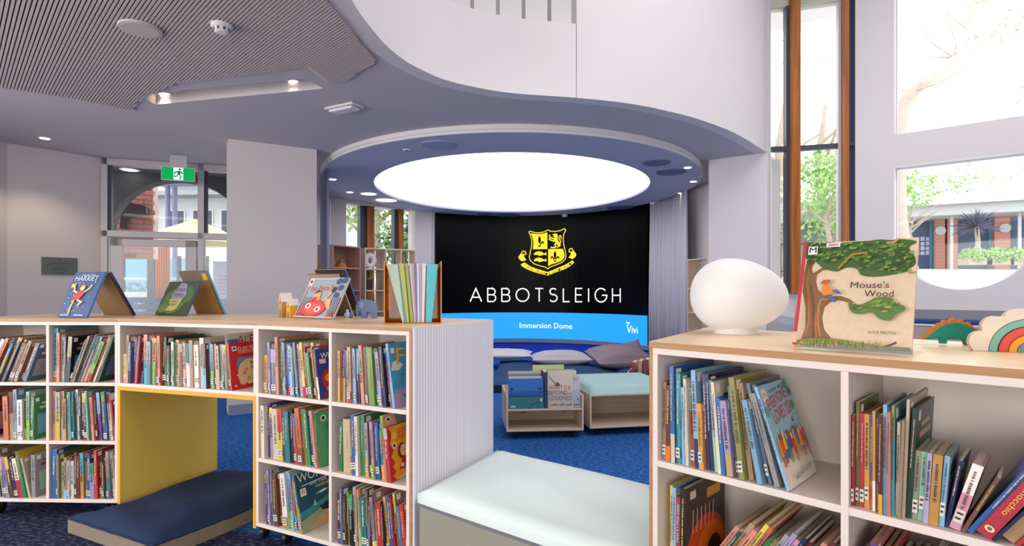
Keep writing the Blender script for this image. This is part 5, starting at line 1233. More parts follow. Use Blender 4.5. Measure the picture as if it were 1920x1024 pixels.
def cov(x, y):
    t = (y-65)/860; xl = 105-65*t; xr = 965-25*t; u = (x-xl)/(xr-xl); yt = 95-60*u; yb = 885+80*u
    return u, (yb-y)/(yb-yt)
def art_tree(p, d, h):
    Z = lambda pts: [(d*cov(x, y)[0], h*cov(x, y)[1]) for x, y in pts]
    S = lambda pts: [tuple(q)[:2] for q in smooth_path([Vector((a, b, 0)) for a, b in Z(pts)], 4, True)]
    p.rect(0, 0, d, h, '#cdb599')
    p.poly(Z([(100, 845), (130, 750), (126, 600), (92, 470), (98, 340), (118, 240), (165, 200), (200, 230), (165, 290), (175, 330), (215, 310), (262, 278), (330, 270), (330, 300), (255, 312), (212, 345), (206, 400), (225, 460), (270, 505), (330, 515), (410, 512), (480, 535), (545, 585), (530, 605), (470, 566), (400, 545), (330, 560), (285, 600), (268, 680), (290, 770), (350, 840)]), '#7a5632')
    for l in (([(130, 820), (160, 700), (150, 540), (130, 420), (140, 300)], '#8f6a3c'), ([(200, 830), (200, 700), (190, 560), (160, 430)], '#5e4226'), ([(260, 820), (235, 720), (235, 600), (250, 540), (350, 530)], '#9a7440'), ([(230, 830), (215, 740), (215, 640)], '#a8552e'), ([(170, 640), (165, 560), (120, 470)], '#9c4e2e')):
        p.line(Z(l[0]), .006, l[1])
    p.poly(S([(108, 100), (200, 92), (330, 95), (460, 78), (620, 66), (690, 55), (780, 60), (860, 52), (955, 72), (905, 120), (940, 190), (948, 262), (860, 325), (760, 352), (640, 362), (560, 345), (530, 298), (450, 288), (380, 318), (320, 312), (250, 285), (205, 250), (160, 215), (110, 215)]), '#3c5a24')
    rnd = random.Random(11); p.inc = .15
    for i in range(300):
        x, y = rnd.uniform(130, 930), rnd.uniform(80, 330)
        if (x > 540 and y < 345) or y < 250:
            if (x > 880 and y < 130): continue
            w = rnd.uniform(10, 34); c = rnd.choice(['#4f7a2a', '#6a8c34', '#2a4218', '#2f4a1e', '#587a2c', '#7c8e44', '#34531f'])
            p.poly(Z([(x-w, y+6), (x-w*.3, y-8), (x+w, y-9), (x+w*.4, y+9)]), c)
    p.inc = 1
    p.line(Z([(385, 305), (430, 255), (490, 190), (610, 170)]), .005, '#a5763c'); p.line(Z([(745, 95), (800, 85), (835, 55)]), .005, '#b58a5a'); p.poly(Z([(760, 275), (820, 262), (890, 228), (885, 245), (830, 280)]), '#2c3426')
    p.poly(S([(480, 575), (560, 592), (640, 560), (690, 535), (790, 535), (830, 580), (888, 608), (890, 642), (832, 668), (790, 716), (720, 702), (650, 645), (600, 662), (510, 650)]), '#4e7030')
    p.inc = .15
    for i in range(34):
        x, y = rnd.uniform(520, 870), rnd.uniform(560, 650); w = rnd.uniform(12, 30); p.poly(Z([(x-w, y+5), (x-w*.3, y-7), (x+w, y-7), (x+w*.4, y+8)]), rnd.choice(['#6c8a3a', '#3c5628', '#86a04e', '#5a7a34']))
    p.inc = 1
    p.line(Z([(500, 590), (600, 610), (700, 615), (790, 640)]), .004, '#6a4a2c')
    # small seated figure on the branch
    p.poly(Z([(268, 505), (272, 445), (300, 425), (330, 445), (350, 475), (360, 490), (330, 512)]), '#dd7a1e'); p.poly(Z([(254, 418), (275, 395), (335, 392), (320, 425), (285, 436)]), '#a9592c')
    p.poly(Z([(298, 512), (345, 508), (390, 565), (365, 572)]), '#3f5f8a'); p.poly(Z([(345, 480), (385, 468), (430, 508), (400, 508), (370, 490)]), '#3f5f8a')
    p.text("Mouse's", d*.475, h*.54, .0185, '#2a2018', 0, d*.325); p.text('Wood', d*.60, h*.462, .019, '#2a2018', 0, d*.24)
    p.text('ALICE MELVYN', d*.655, h*.137, .0085, '#5a4a3a', 0, d*.225)
    p.poly(Z([(45, 885), (60, 855), (180, 840), (340, 845), (480, 865), (600, 890), (740, 920), (935, 930), (938, 962), (500, 930)]), '#6d7a34')
    p.inc = .15
    for i in range(150):
        x = rnd.uniform(55, 740); y = rnd.uniform(850, 890)+ (x-55)*.05; p.poly(Z([(x-4, y+14), (x+rnd.uniform(-6, 6), y-rnd.uniform(8, 30)), (x+4, y+14)]), rnd.choice(['#5c7a2c', '#7c9440', '#4a5f24', '#94984c', '#b8a054', '#c8885a']))
    p.inc = 1
    p.poly(Z([(745, 925), (800, 905), (845, 885), (848, 900), (800, 922)]), '#3a3a34')
    p.rect(0, 0, d*.035, h, '#b02c38'); p.rect(0, h*.02, d*.035, h*.12, '#d0a0a0')
    p.rect(d*.055, h*.86, d*.145, h*.94, '#d8d2c8'); p.rect(d*.062, h*.867, d*.138, h*.933, '#e6e2da'); p.text('M', d*.066, h*.876, .0185, '#2c1e2c', 0, d*.066); p.text('M', d*.0685, h*.876, .0185, '#2c1e2c', 0, d*.066)
    p.rect(d*.225, h*.925, d*.355, h*.968, '#d8c8c4'); p.rect(d*.245, h*.937, d*.335, h*.956, '#a8808a')
lean_book('beige picture book titled Mouses Wood with a big oak tree, on a clear stand', (.80, 1.562, ZT+.004), (.993, 1.37, ZT+.004), (.872, 1.634, 1.50), .012, '#cdb599', art_tree, 'L', '#b8283a')
xd = Vector((.709, -.705, 0)); nd = Vector((.705, .709, 0))
MS = Matrix(((xd.x, nd.x, 0, .802), (xd.y, nd.y, 0, 1.542), (0, 0, 1, ZT+.0006), (0, 0, 0, 1)))
e = empty('book_stand', MS, 'clear acrylic stand with a front lip holding the big oak tree book', 'stand')
board(e, 'base', ACRYL, .008, 0, 0, .262, .16, .003, 0); board(e, 'lip', LIPA, .008, 0, .003, .262, .0025, .02, 0)
MB().add([(.05, .125, .003), (.22, .125, .003), (.22, .16, .2), (.05, .16, .2), (.05, .128, .003), (.22, .128, .003), (.22, .163, .2), (.05, .163, .2)], [(0, 1, 2, 3), (7, 6, 5, 4), (0, 4, 5, 1), (3, 2, 6, 7), (0, 3, 7, 4), (1, 5, 6, 2)]).build('rest', ACRYL, e)
# spined dinosaur toy
sc = 1.66/1033/6.825
def DP(x, y): return ((x-590)*sc, (603-y)*sc)
MD = Matrix.Translation((1.242, 1.675, ZT+.0006)) @ Matrix.Rotation(radians(-6), 4, 'Z') @ R90
e = empty('toy_dinosaur', MD, 'wooden toy dinosaur with teal body and orange spiky back beside the rainbow toy', 'toy')
body = [(590, 535), (650, 520), (700, 480), (760, 430), (830, 370), (900, 335), (990, 318), (1080, 325), (1160, 355), (1230, 400), (1290, 432), (1350, 440), (1390, 470), (1380, 500), (1320, 510), (1260, 520), (1230, 540), (1225, 603), (1135, 603), (1115, 540), (1000, 535), (915, 530), (908, 588), (840, 588), (840, 530), (770, 522), (700, 540)]
MB().plate([DP(*q) for q in body], (), -.014, 0).build('body', mat('toy_teal', '#14877a', .45), e, bevel=.001)
back = [(590, 533), (640, 490), (690, 430), (715, 398), (738, 402), (765, 365), (795, 362), (815, 320), (850, 325), (880, 280), (930, 300), (995, 252), (1040, 285), (1100, 280), (1120, 318), (1185, 312), (1215, 360), (1300, 428), (1290, 434), (1230, 402), (1160, 357), (1080, 327), (990, 320), (900, 337), (830, 372), (760, 432), (700, 482), (650, 522)]
MB().plate([DP(*q) for q in back], (), -.014, 0).build('spiked_back', mat('toy_orange', '#b8701c', .5), e, bevel=.001)
# rainbow toy
MR = Matrix.Translation((1.376, 1.462, ZT+.0006)) @ Matrix.Rotation(radians(-22), 4, 'Z') @ R90
e = empty('toy_rainbow', MR, 'wooden cloud toy with nested rainbow arches standing on the lamp bookcase top', 'toy')
rk = [.088, .069, .064, .046, .043, .028, .025]
cl = [(-.122, 0), (-.132, .022), (-.127, .042), (-.115, .052), (-.103, .055), (-.104, .072), (-.094, .087), (-.077, .095), (-.058, .094), (-.05, .104), (-.03, .114), (0, .116), (.03, .112), (.05, .1), (.075, .1), (.1, .088), (.106, .07), (.122, .06), (.132, .04), (.13, .015), (.122, 0)]
half = lambda r, n=20: [(r*cos(pi*i/n), r*1.0*sin(pi*i/n)) for i in range(n+1)]
MB().plate([tuple(q)[:2] for q in smooth_path([Vector((a, b, 0)) for a, b in cl], 4)]+[(.09, 0)]+half(.0895)[1:-1]+[(-.09, 0)], (), -.02, 0).build('cloud', mat('toy_cloud', '#dccfbe', .55), e, bevel=.0012)
def ring(r0, r1, m, nm, dz=0): MB().plate(half(r0)+half(r1)[::-1], (), -.02, dz).build(nm, m, e, bevel=.001)
ring(.088, .070, mat('toy_mint', '#6fae9c', .5), 'arch', 0); ring(.0675, .0475, mat('toy_red', '#d0463e', .5), 'arch', .001); ring(.0455, .0285, mat('toy_amber', '#e09a1e', .5), 'arch', 0)
MB().plate(half(.027), (), -.02, 0).build('arch', mat('toy_slate', '#68848e', .5), e, bevel=.001)

# ------------------------------------------------------------------ books in the carts
def cart_book(M, x, y, z, w, t, h, col, label, art=None, lean=6, group=None):
    M2_ = M @ Matrix.Translation((x, y, z+.0006)) @ Matrix.Rotation(radians(-lean), 4, 'X')
    c = hexlin(col); o = MB().box(0, 0, 0, w, .002, h, c).box(0, t-.002, 0, w, t, h, c).box(0, .002, 0, .002, t-.002, h, c).build('book', BOOK, None, M2_)
    MB().box(.002, .002, .003, w-.003, t-.002, h-.003).build('pages', PAGES, o)
    if art:
        pr = Print(lambda u, v, l: Vector((u, -l, v)), .0005); art(pr, w, h); pr.build('cover_print', PRINT, o)['kind'] = 'stuff'
    return tag(o, label, 'book', group)
def art_boat(p, d, h):
    p.rect(0, 0, d, h, '#1c6fc0'); p.rect(0, 0, d, h*.38, '#2c7c80'); p.rect(0, h*.38, d, h*.44, '#174a7a'); p.poly([(0, h*.44), (d, h*.44), (d, h*.6), (d*.3, h*.54), (0, h*.5)], '#155aa8')
    p.disc(d*.1, h*.66, d*.055, h*.04, '#16324c'); p.disc(d*.9, h*.66, d*.055, h*.04, '#16324c'); p.line([(d*.1, h*.66), (d*.06, h*.5)], .006, '#16324c'); p.line([(d*.9, h*.66), (d*.9, h*.5)], .006, '#16324c')
    p.line([(d*.55, 0), (d*.7, h*.14), (d*.98, h*.24)], .008, '#173a48'); p.rect(d*.06, h*.04, d*.2, h*.1, '#cfdde4'); p.rect(d*.9, h*.22, d*.96, h*.34, '#cfd8e8')
def art_words(p, d, h):
    p.rect(0, 0, d, h, '#d6cbbd'); p.text('WHAT IS', d*.03, h*.53, .042, '#6d2c30', 0, d*.74); p.text('&', d*.8, h*.53, .04, '#b8323a', 0, d*.12); p.text('BEYOND', d*.03, h*.38, .042, '#6d2c30', 0, d*.74); p.text('and', d*.78, h*.39, .02, '#6d2c30', 0, d*.16); p.text('GOODNESS', d*.03, h*.22, .042, '#6d2c30', 0, d*.93)
    for i in range(9): p.rect(d*(.06+.1*i), h*.06, d*(.12+.1*i), h*(.1+.02*(i % 3)), '#9a6a5c')
    p.line([(d*.06, h*.9), (d*.24, h*.76), (d*.34, h*.7)], .006, '#4a5a4c'); p.poly([(d*.26, h*.66), (d*.38, h*.76), (d*.5, h*.68), (d*.44, h*.62)], '#6a4a3a')
def art_pale(p, d, h):
    p.rect(0, 0, d, h, '#c9cad8'); p.text('BEARS', d*.5, h*.8, .026, '#5a6a9a', 0, d*.44); p.disc(d*.6, h*.5, d*.12, h*.1, '#a08a4a'); p.disc(d*.62, h*.64, d*.07, h*.05, '#5a3a40'); p.rect(d*.5, h*.05, d*.95, h*.08, '#6a6a86'); p.disc(d*.9, h*.24, d*.03, h*.03, '#b85a6a')
GC = 'large books in the first birch cart'
cart_book(M1, .02, .016, .282, .325, .012, .272, '#1c6fc0', 'bright blue picture book of a boat at sea, front of the birch cart', art_boat, group=GC)
cart_book(M1, .385, .016, .282, .235, .014, .315, '#d6cbbd', 'beige book with big maroon lettered words, front of the birch cart', art_words, group=GC)
cart_book(M1, .46, .055, .282, .235, .012, .30, '#c9cad8', 'pale lilac book half hidden behind the maroon lettered one in the cart', art_pale, group=GC)
for i, (x, y, w, h, c, lab) in enumerate(((.03, .07, .31, .285, '#d2d2da', 'white book just behind the blue boat book in the cart'), (.03, .11, .30, .30, '#5c86b4', 'mid blue book second behind the blue boat book in the cart'), (.03, .16, .31, .32, '#d8b8a8', 'salmon pink book third behind the blue boat book in the cart'), (.27, .21, .3, .37, '#c8d89a', 'tall pale green book standing highest in the cart'),
                                           (.30, .25, .28, .36, '#9ac0d0', 'tall pale blue book at the rear of the cart'), (.40, .10, .27, .33, '#d8d0c8', 'grey white book behind the maroon lettered one in the cart'), (.40, .15, .26, .335, '#b8a8a0', 'taupe book further behind the maroon lettered one in the cart'))):
    cart_book(M1, x, y, .282, w, .016, h, c, lab, None, 4, GC)
cart_book(M1, .352, .02, .282, .028, .25, .33, '#3a3f56', 'dark slate book standing edge-on in the middle of the cart', None, 0, GC)
for i, (c, nm) in enumerate((('#a8324a', 'crimson'), ('#c8a07a', 'tan'), ('#8a2c3c', 'maroon'), ('#d8c4b0', 'cream'), ('#b84a4a', 'red'), ('#7a5a48', 'brown'), ('#c86a6a', 'rose'))):
    cart_book(M3, .05+.075*i, .02, .282, .045, .24, .23+.02*(i % 3), c, '%s spine in the cart behind the turquoise seat' % nm, None, 0, 'books in the rear cart')

# ------------------------------------------------------------------ shelves round the dome
def open_shelf(p0, p1, dep, zs, xs, closed, m, label, wide=()):
    Fm, L = frame(p0, p1); e = empty('display_shelf', Fm, label, 'shelf')
    for z in zs: board(e, 'shelf', m, 0, 0, z-.02, L, dep, z)
    for x in xs: board(e, 'upright', m, x*L-.01, 0, .05, x*L+.01, dep, zs[-1]-.02)
    for a, b in wide: board(e, 'wide_panel', m, a*L, dep-.02, .05, b*L, dep, zs[-1]-.02)
    board(e, 'plinth', m, .02, .02, 0, L-.02, dep-.02, .05)
    if closed: board(e, 'back_panel', m, 0, dep-.015, .05, L, dep, zs[-1]-.02)
    return Fm, L
ROSE = wood_mat('rose_birch', '#a9806f', '#c49c88', 'X')
ZS = [.36, .70, 1.035, 1.375, 1.72, 2.055]
sA0, sA1 = (-2.66, 8.18), (-2.40, 8.75)
FA, L1 = open_shelf(sA0, sA1, .3, ZS, [.02, .98], True, ROSE, 'tall closed-back birch shelf beside the dark curtain bundle')
sB0, sB1 = (-2.36, 8.84), (-1.62, 9.3)
FB, L2 = open_shelf(sB0, sB1, .26, ZS, [.012, .40, .70, .988], False, BIRCH, 'open-backed birch display shelf in front of the dome window', [(.30, .5)])
# ornaments
p = FA @ Vector((.30, .12, 1.72+.0006)); MO = Matrix.Translation(p)
e = empty('driftwood_ornament', MO, 'small orange and teal shell-like ornament on the top closed birch shelf', 'ornament')
MB().lathe([(.1, 0), (.07, .05), (.03, .12), (.01, .16)], 9).build('body', mat('shell_orange', '#b0713c', .7, .4, 30), e)
for k in range(6): MB().tube([(0, 0, .03), (.09*cos(k*1.05), .09*sin(k*1.05)-.02, .12+.02*(k % 3))], [.014, .004], 6).build('branch', mat('shell_teal', '#5f7f86', .7) if k == 0 else bpy.data.materials['shell_teal'], e)
p = FB @ Vector((.11, .10, 1.72+.0006))
e = empty('ring_vase', Matrix.Translation(p) @ Matrix.Rotation(radians(30), 4, 'Z'), 'white ring-shaped ceramic vase on the open birch shelf', 'vase')
v = []; f = []; n1, n2 = 28, 12
for i in range(n1):
    a = 2*pi*i/n1
    for k in range(n2):
        b = 2*pi*k/n2; rr = .043*(1+.1*sin(a)); v.append(((.068+rr*cos(b))*cos(a), .05*sin(b), .125+(.085+rr*cos(b))*sin(a)*1.05))
for i in range(n1):
    for k in range(n2): f.append((i*n2+k, ((i+1) % n1)*n2+k, ((i+1) % n1)*n2+(k+1) % n2, i*n2+(k+1) % n2))
zmin = min(q[2] for q in v); v = [(q[0], q[1], q[2]-zmin+.004) for q in v]
CER = mat('ceramic_white', '#dad8dc', .35)
MB().add(v, f).build('body', CER, e, smooth=True); MB().lathe([(.055, 0), (.05, .012)], 20).build('foot', CER, e); MB().lathe([(.018, .255), (.022, .285), (.016, .285)], 16, Matrix.Translation((0, 0, -.01))).build('neck', CER, e)
def potted(x, z, h, label):
    p = FB @ Vector((x, .12, z+.0006)); e = empty('potted_plant', Matrix.Translation(p), label, 'plant')
    MB().lathe([(.062, 0), (.075, .17), (.065, .17), (.06, .15)], 18).build('pot', mat('dark_pot', '#33343c', .5), e)
    rnd = random.Random(3); mb = MB()
    for i in range(150):
        a = rnd.uniform(0, 2*pi); r = rnd.uniform(0, .1); zt = .17+rnd.uniform(.03, h); c = Vector((r*cos(a), r*sin(a), zt)); d = Vector((cos(a), sin(a), rnd.uniform(.2, 1))).normalized()*rnd.uniform(.02, .04); s = d.cross(Vector((0, 0, 1))).normalized()*.009
        mb.add([c-d*.5, c+s, c+d, c-s], [(0, 1, 2, 3)])
    mb.build('foliage', mat('plant_green', '#3f8a3c', .6, .3, 30), e)['kind'] = 'stuff'
potted(.09, 1.375, .17, 'bushy green plant in a dark pot on the open birch shelf')
p = FB @ Vector((.1, .12, 1.035+.0006)); e = empty('tripod_stool_ornament', Matrix.Translation(p), 'small dark tabletop stand on a low rung of the open birch shelf', 'ornament')
MB().lathe([(.09, .16), (.09, .175)], 20).build('top', DARKF, e); MB().lathe([(.012, 0), (.012, .16)], 10).build('stem', DARKF, e); MB().lathe([(.05, 0), (.05, .008)], 16).build('foot', DARKF, e)
p = FB @ Vector((.27, .1, 1.375+.0006)); figurine_o = MB().lathe([(.02, 0), (.024, .06), (.012, .09), (.012, .13)], 14, Matrix.Translation(p)).build('bottle_vase', mat('vase_grey', '#7a7480', .5), smooth=True); tag(figurine_o, 'slim grey bottle vase beside the potted plant on the birch shelf', 'vase')
# right-hand shelf with red book
sC0, sC1 = (2.66, 8.15), (2.80, 7.72)
Fm3, L3 = frame((2.62, 8.25), (2.78, 7.62)); e = empty('display_shelf', Fm3, 'birch wall shelf between the pale grey curtain and the white pier', 'shelf')
for z in (.7, 1.05, 1.40, 1.83): board(e, 'shelf', BIRCH, 0, 0, z-.02, L3-.1, .22, z)
board(e, 'upright', BIRCH, L3-.1, -.03, 0, L3+.02, .24, 2.25); board(e, 'upright', BIRCH, 0, 0, 0, .02, .22, 1.81)
pb_ = Fm3 @ Matrix.Translation((.30, .06, 1.4006)) @ Matrix.Rotation(radians(-90), 4, 'Z') @ Matrix.Rotation(radians(10), 4, 'X')
p = Fm3 @ Vector((.28, .08, 1.40))
lean_book('small red book leaning on the birch wall shelf near the pier', (p.x-.07, p.y-.02, 1.4006), (p.x+.06, p.y-.02, 1.4006), (p.x-.05, p.y+.06, 1.60), .02, '#a8303a')

# ------------------------------------------------------------------ window seat and chair by the round window
e = empty('window_seat', frame(tuple(Ra), tuple(Rb))[0], 'built-in window bench with navy seat pad under the round window', 'bench')
board(e, 'back_board', mat('bench_grey', '#8d8c97', .6), .2, -.03, .0, 2.5, -.002, 1.16); board(e, 'seat', WHITE, .2, -.36, 1.0, 2.5, -.03, 1.02); board(e, 'seat_pad', mat('seat_navy', '#24427e', .8), .2, -.36, 1.0206, 2.5, -.03, 1.06, .01); board(e, 'front', mat('bench_beige', '#b3a199', .6), .2, -.35, 0, 2.5, -.33, 1.0)
p = Vector((2.27, 4.45, 0)); e = empty('high_chair', Matrix.Translation(p) @ Matrix.Rotation(radians(-35), 4, 'Z'), 'grey shell high chair partly hidden between the egg lamp and tree book', 'chair')
CHM = mat('chair_shell', '#8f929e', .45)
v = []; f = []
for j in range(13):
    t = j/12; y = -.2+.4*t if t < .6 else .04+.12*(t-.6)/.4; z = .78+(.02*(1-t) if t < .6 else (t-.6)/.4*.36)
    for i in range(13):
        a = i/12*2-1; v.append((a*.23*(1-.15*t*t), y-.05*a*a*(t > .5), z+.05*a*a))
for j in range(12):
    for i in range(12): f.append((j*13+i, j*13+i+1, (j+1)*13+i+1, (j+1)*13+i))
o = MB().add(v, f).build('shell', CHM, e, smooth=True); s = o.modifiers.new('t', 'SOLIDIFY'); s.thickness = .012
for sx in (-1, 1):
    for sy in (-1, 1): MB().tube([(sx*.13, sy*.1, .79), (sx*.22, sy*.2, 0)], [.014, .01], 8).build('leg', CHM, e)
MB().tube([(.2*cos(k*pi/2+pi/4), .2*sin(k*pi/2+pi/4), .32) for k in range(5)], .008, 6).build('foot_rail', STEEL, e)

# ------------------------------------------------------------------ outside: courtyard beyond the entrance glazing
def leaf_cloud(rnd, mb, c, r, n, s):
    for i in range(n):
        d = Vector((rnd.gauss(0, 1), rnd.gauss(0, 1), rnd.gauss(0, 1))).normalized()
        p = Vector(c)+Vector((d.x*r[0], d.y*r[1], d.z*r[2]))*rnd.random()**.4
        a = Vector((rnd.gauss(0, 1), rnd.gauss(0, 1), rnd.gauss(0, 1))).normalized(); b = a.cross(d).normalized()
        k = s*rnd.uniform(.5, 1.3); mb.add([p-a*k, p+b*k*.45, p+a*k, p-b*k*.45], [(0, 1, 2, 3)])
def tree(name, loc, h, crowns, n, s, m, label, seed, trunk=True, group=None):
    rnd = random.Random(seed); e = empty(name, Matrix.Translation(loc), label, 'tree' if trunk else 'shrub', group)
    if trunk:
        MB().tube([(0, 0, 0), (.1, .05, h*.3), (-.05, .1, h*.6), (.15, 0, h*.85)], [h*.03, h*.024, h*.018, h*.008], 8).build('trunk', BARK, e, smooth=True)
        for k in range(5):
            a = rnd.uniform(0, 6.28); z = h*rnd.uniform(.4, .7); MB().tube([(0, .05, z), (cos(a)*h*.14, sin(a)*h*.14, z+h*.12), (cos(a)*h*.28, sin(a)*h*.28, z+h*.2)], [h*.012, h*.008, h*.003], 6).build('branch', BARK, e)
    mb = MB()
    for c, r in crowns: leaf_cloud(rnd, mb, c, r, n, s)
    mb.build('foliage', m, e)['kind'] = 'stuff'
    return e
struct('ground_courtyard', MB().plate([(-16, 7.3), (-3.4, 7.75), (-3.4, 11), (-3.5, 26), (-26, 26), (-26, 7.3)], (), -.12, -.02), PAVE)
nG = Vector((-(G1[1]-G0[1]), G1[0]-G0[0])).normalized()
A0, A1 = tuple(Vector(G0)+nG*1.2+(Vector(G0)-Vector(G1)).normalized()*2.2), tuple(Vector(G1)+nG*1.2+(Vector(G1)-Vector(G0)).normalized()*.0)
Fa, La = frame(A0, A1); xa = lambda px: on_line(px, A0, A1)
def zat(px, py, p0, p1):
    s = on_line(px, p0, p1); L = sqrt((p1[0]-p0[0])**2+(p1[1]-p0[1])**2); Y = p0[1]+(p1[1]-p0[1])*s/L
    return CH-(py-HY)/F*Y
xc, xl = xa(338), xa(206); za, zs_ = zat(338, 338, A0, A1), zat(206, 438, A0, A1)
rx = xc-xl
hole = [(xc-rx, 0)]+[(xc-rx*cos(pi*i/24), zs_+(za-zs_)*sin(pi*i/24)) for i in range(25)]+[(xc+rx, 0)]
ar = [q for q in hole[1:-1] if q[0] < La-.02]
zl = zs_+(za-zs_)*sqrt(max(0, 1-((La-xc)/rx)**2))
struct('wall_porch_arch', MB().plate([(0, -.02), (0, 3.9), (La, 3.9), (La, zl)]+ar[::-1]+[(xc-rx, -.02)], (), -.25, 0), GREYD, None, Fa @ R90)
q0 = Vector(G0)+(Vector(G0)-Vector(G1)).normalized()*2.2+nG*.1; q1 = Vector(G1)+nG*.1
struct('roof_porch', MB().plate([tuple(q0), tuple(q1), A1, A0], (), 3.1, 3.2), GREYD)
p = aty(243, 327, 7.9); downlight((p.x, p.y, 3.098), .1, 'warm downlight in the dark porch ceiling beyond the entrance glazing', None)
# brick wall piece seen through the arch
B0 = tuple(Vector(A0)+nG*1.9); B1 = tuple(Vector(A1)+nG*1.9)
b0, b1 = on_line(196, B0, B1), on_line(287, B0, B1)
Fb, _ = frame(B0, B1)
e = empty('brick_wall', Fb @ Matrix.Translation((b0, 0, 0)), 'red brick wall end seen through the arched porch opening', 'wall')
WB = b1-b0
MB().box(0, .012, 1.93, WB, .3, 3.75).build('mortar', MORT, e)
MB().box(0, .0, 0, .15, .3, 1.93).build('pier', MORT, e)
bm_ = None; zb = 1.94; row = 0
BR2 = mat('brick_dark', '#7d4a4e', .85, .25, 4); rnd = random.Random(2)
proto = {}
while zb < 3.70:
    x = -.115*(row % 2)
    while x < WB:
        x0_, x1_ = max(0, x), min(WB, x+.225)
        if x1_-x0_ > .03:
            key = (round(x1_-x0_, 3), rnd.random() < .2)
            if key not in proto:
                proto[key] = MB().box(0, 0, 0, x1_-x0_, .11, .074).build('brick', BR2 if key[1] else BRICKM, e); o = proto[key]
            else:
                o = proto[key].copy(); COL.objects.link(o); o.parent = e
            o.location = (x0_, -rnd.uniform(0, .004), zb)
        x += .235
    zb += .086; row += 1
pz_ = zat(243, 395, B0, B1); xx = on_line(243, B0, B1)
e = empty('wall_lamp', Fb @ Matrix.Translation((xx, 0, pz_)), 'black angular wall lamp fixed on the red brick wall', 'lamp')
MB().plate([(-.2, -.02), (-.08, .15), (.3, .06), (.3, -.06), (-.02, -.14)], (), .02, .2, M=R90).build('hood', BLACKM, e); MB().box(-.12, -.06, -.33, -.04, -.006, -.1).build('bracket', BLACKM, e)
# steel posts, white building, awning, screen, sign
p = aty(321, 430, 13.0)
e = empty('steel_post', Matrix.Translation((p.x, 13, -.02)), 'twin violet-grey steel posts with a cross beam outside the entrance', 'post')
PST = mat('post_violet', '#7d7fa6', .5)
for s in (-1, 1): MB().lathe([(.055, 0), (.055, 3.85)], 12, Matrix.Translation((s*.085, 0, 0))).build('post', PST, e)
MB().box(-.4, -.08, 3.85, .55, .08, 3.97).build('cross_beam', PST, e)
MB().box(-.7, -1.2, 3.97, 1.6, 1.2, 4.06).build('canopy', mat('canopy_pale', '#b9bccb', .6), e)
e = empty('white_building', Matrix.Translation((-15, 20, -.02)) @ Matrix.Rotation(radians(-4), 4, 'Z'), 'long low white building with a row of windows beyond the courtyard', 'building')
MB().box(0, 0, 0, 9, 3, 4.7).build('wall', EXTW, e); MB().box(-.4, -.7, 4.7, 9.4, 3.4, 4.85).build('eaves', mat('eaves_white', '#8f9094', .7), e); MB().add([(-.4, -.7, 4.85), (9.4, -.7, 4.85), (9.4, 1.6, 6.1), (-.4, 1.6, 6.1), (-.4, 3.4, 4.85), (9.4, 3.4, 4.85)], [(0, 1, 2, 3), (3, 2, 5, 4), (0, 3, 4), (1, 5, 2)]).build('roof', EXTW, e)
for i in range(8):
    w_ = MB().box(.4+i*1.05, -.03, 3.35, 1.2+i*1.05, 0, 4.3).build('window', FRAMEG, e); MB().box(.46+i*1.05, -.04, 3.41, 1.14+i*1.05, -.03, 4.24).build('pane', DARKF, w_)
MB().box(5.0, -.06, 3.2, 5.6, 0, 4.6).build('orange_panel', mat('orange_door', '#c25a2c', .6), e)
p = aty(330, 425, 11.5); e = empty('garden_umbrella', Matrix.Translation((p.x, 12.2, -.02)), 'cream garden umbrella open below the steel posts', 'umbrella')
MB().lathe([(1.15, 2.42), (.6, 2.72), (.05, 2.95), (.04, 2.96)], 10).build('canopy', mat('umbrella_cream', '#d8cfa6', .8), e); MB().lathe([(.025, 0), (.025, 2.9)], 8).build('pole', STEEL, e)
p = aty(329, 500, 11.0); e = empty('fluted_screen', Matrix.Translation((p.x, 10.6, -.02)), 'terracotta fluted column outside the glass door', 'column')
mb = MB()
for k in range(6): MB().lathe([(.026, 0), (.026, 2.22)], 10, Matrix.Translation((-.11+.044*k, 0, 0))).build('flute', mat('terracotta', '#b5653f', .7) if k == 0 else bpy.data.materials['terracotta'], e)
MB().box(-.29, -.02, 0, -.15, .1, 2.3).build('dark_post', DARKF, e)
p = aty(418, 540, 8.6); e = empty('sign_board', Matrix.Translation((p.x, 8.6, -.02)) @ Matrix.Rotation(radians(15), 4, 'Z'), 'pale lilac freestanding sign board outside beside the pier', 'sign')
MB().box(-.14, 0, .3, .35, .02, 1.84).build('panel', mat('sign_lilac', '#a3a6bd', .5), e); MB().box(-.12, 0, 0, -.08, .02, .3).build('leg', STEEL, e); MB().box(.28, 0, 0, .32, .02, .3).build('leg', STEEL, e)
pr = Print(lambda u, v, l: Vector((u, -l, v)), .0006)
for i in range(6): pr.text(['WELCOME', 'LIBRARY', 'GARDEN', 'HALL', 'OFFICE', 'GATE'][i], -.08, 1.60-.055*i, .028, '#4c5068', 0, .17)
pr.line([(.02, 1.05), (.07, 1.0), (.1, 1.06), (.16, 1.1)], .016, '#2a2c38'); pr.build('lettering', PRINT, e)['kind'] = 'stuff'
e = empty('planter_box', Matrix.Translation((-9.4, 13.2, -.02)), 'long planter with green shrubs behind the glass screen outside the door', 'planter')
MB().box(-1.6, -.2, 0, 2.2, .3, .9).build('box', mat('planter_blue', '#3c5f86', .6), e); mb = MB(); rnd = random.Random(9)
for k in range(8): leaf_cloud(rnd, mb, (-1.4+.47*k, .05, 1.25), (.3, .25, .42), 130, .08)
mb.build('foliage', FOLI2, e)['kind'] = 'stuff'
e = empty('glass_screen', Matrix.Translation((-8.6, 12.2, -.02)), 'dark-framed blue glass wind screen standing in the courtyard', 'screen')
SB = glass_mat('blue_glass', (.36, .66, .80), .08)
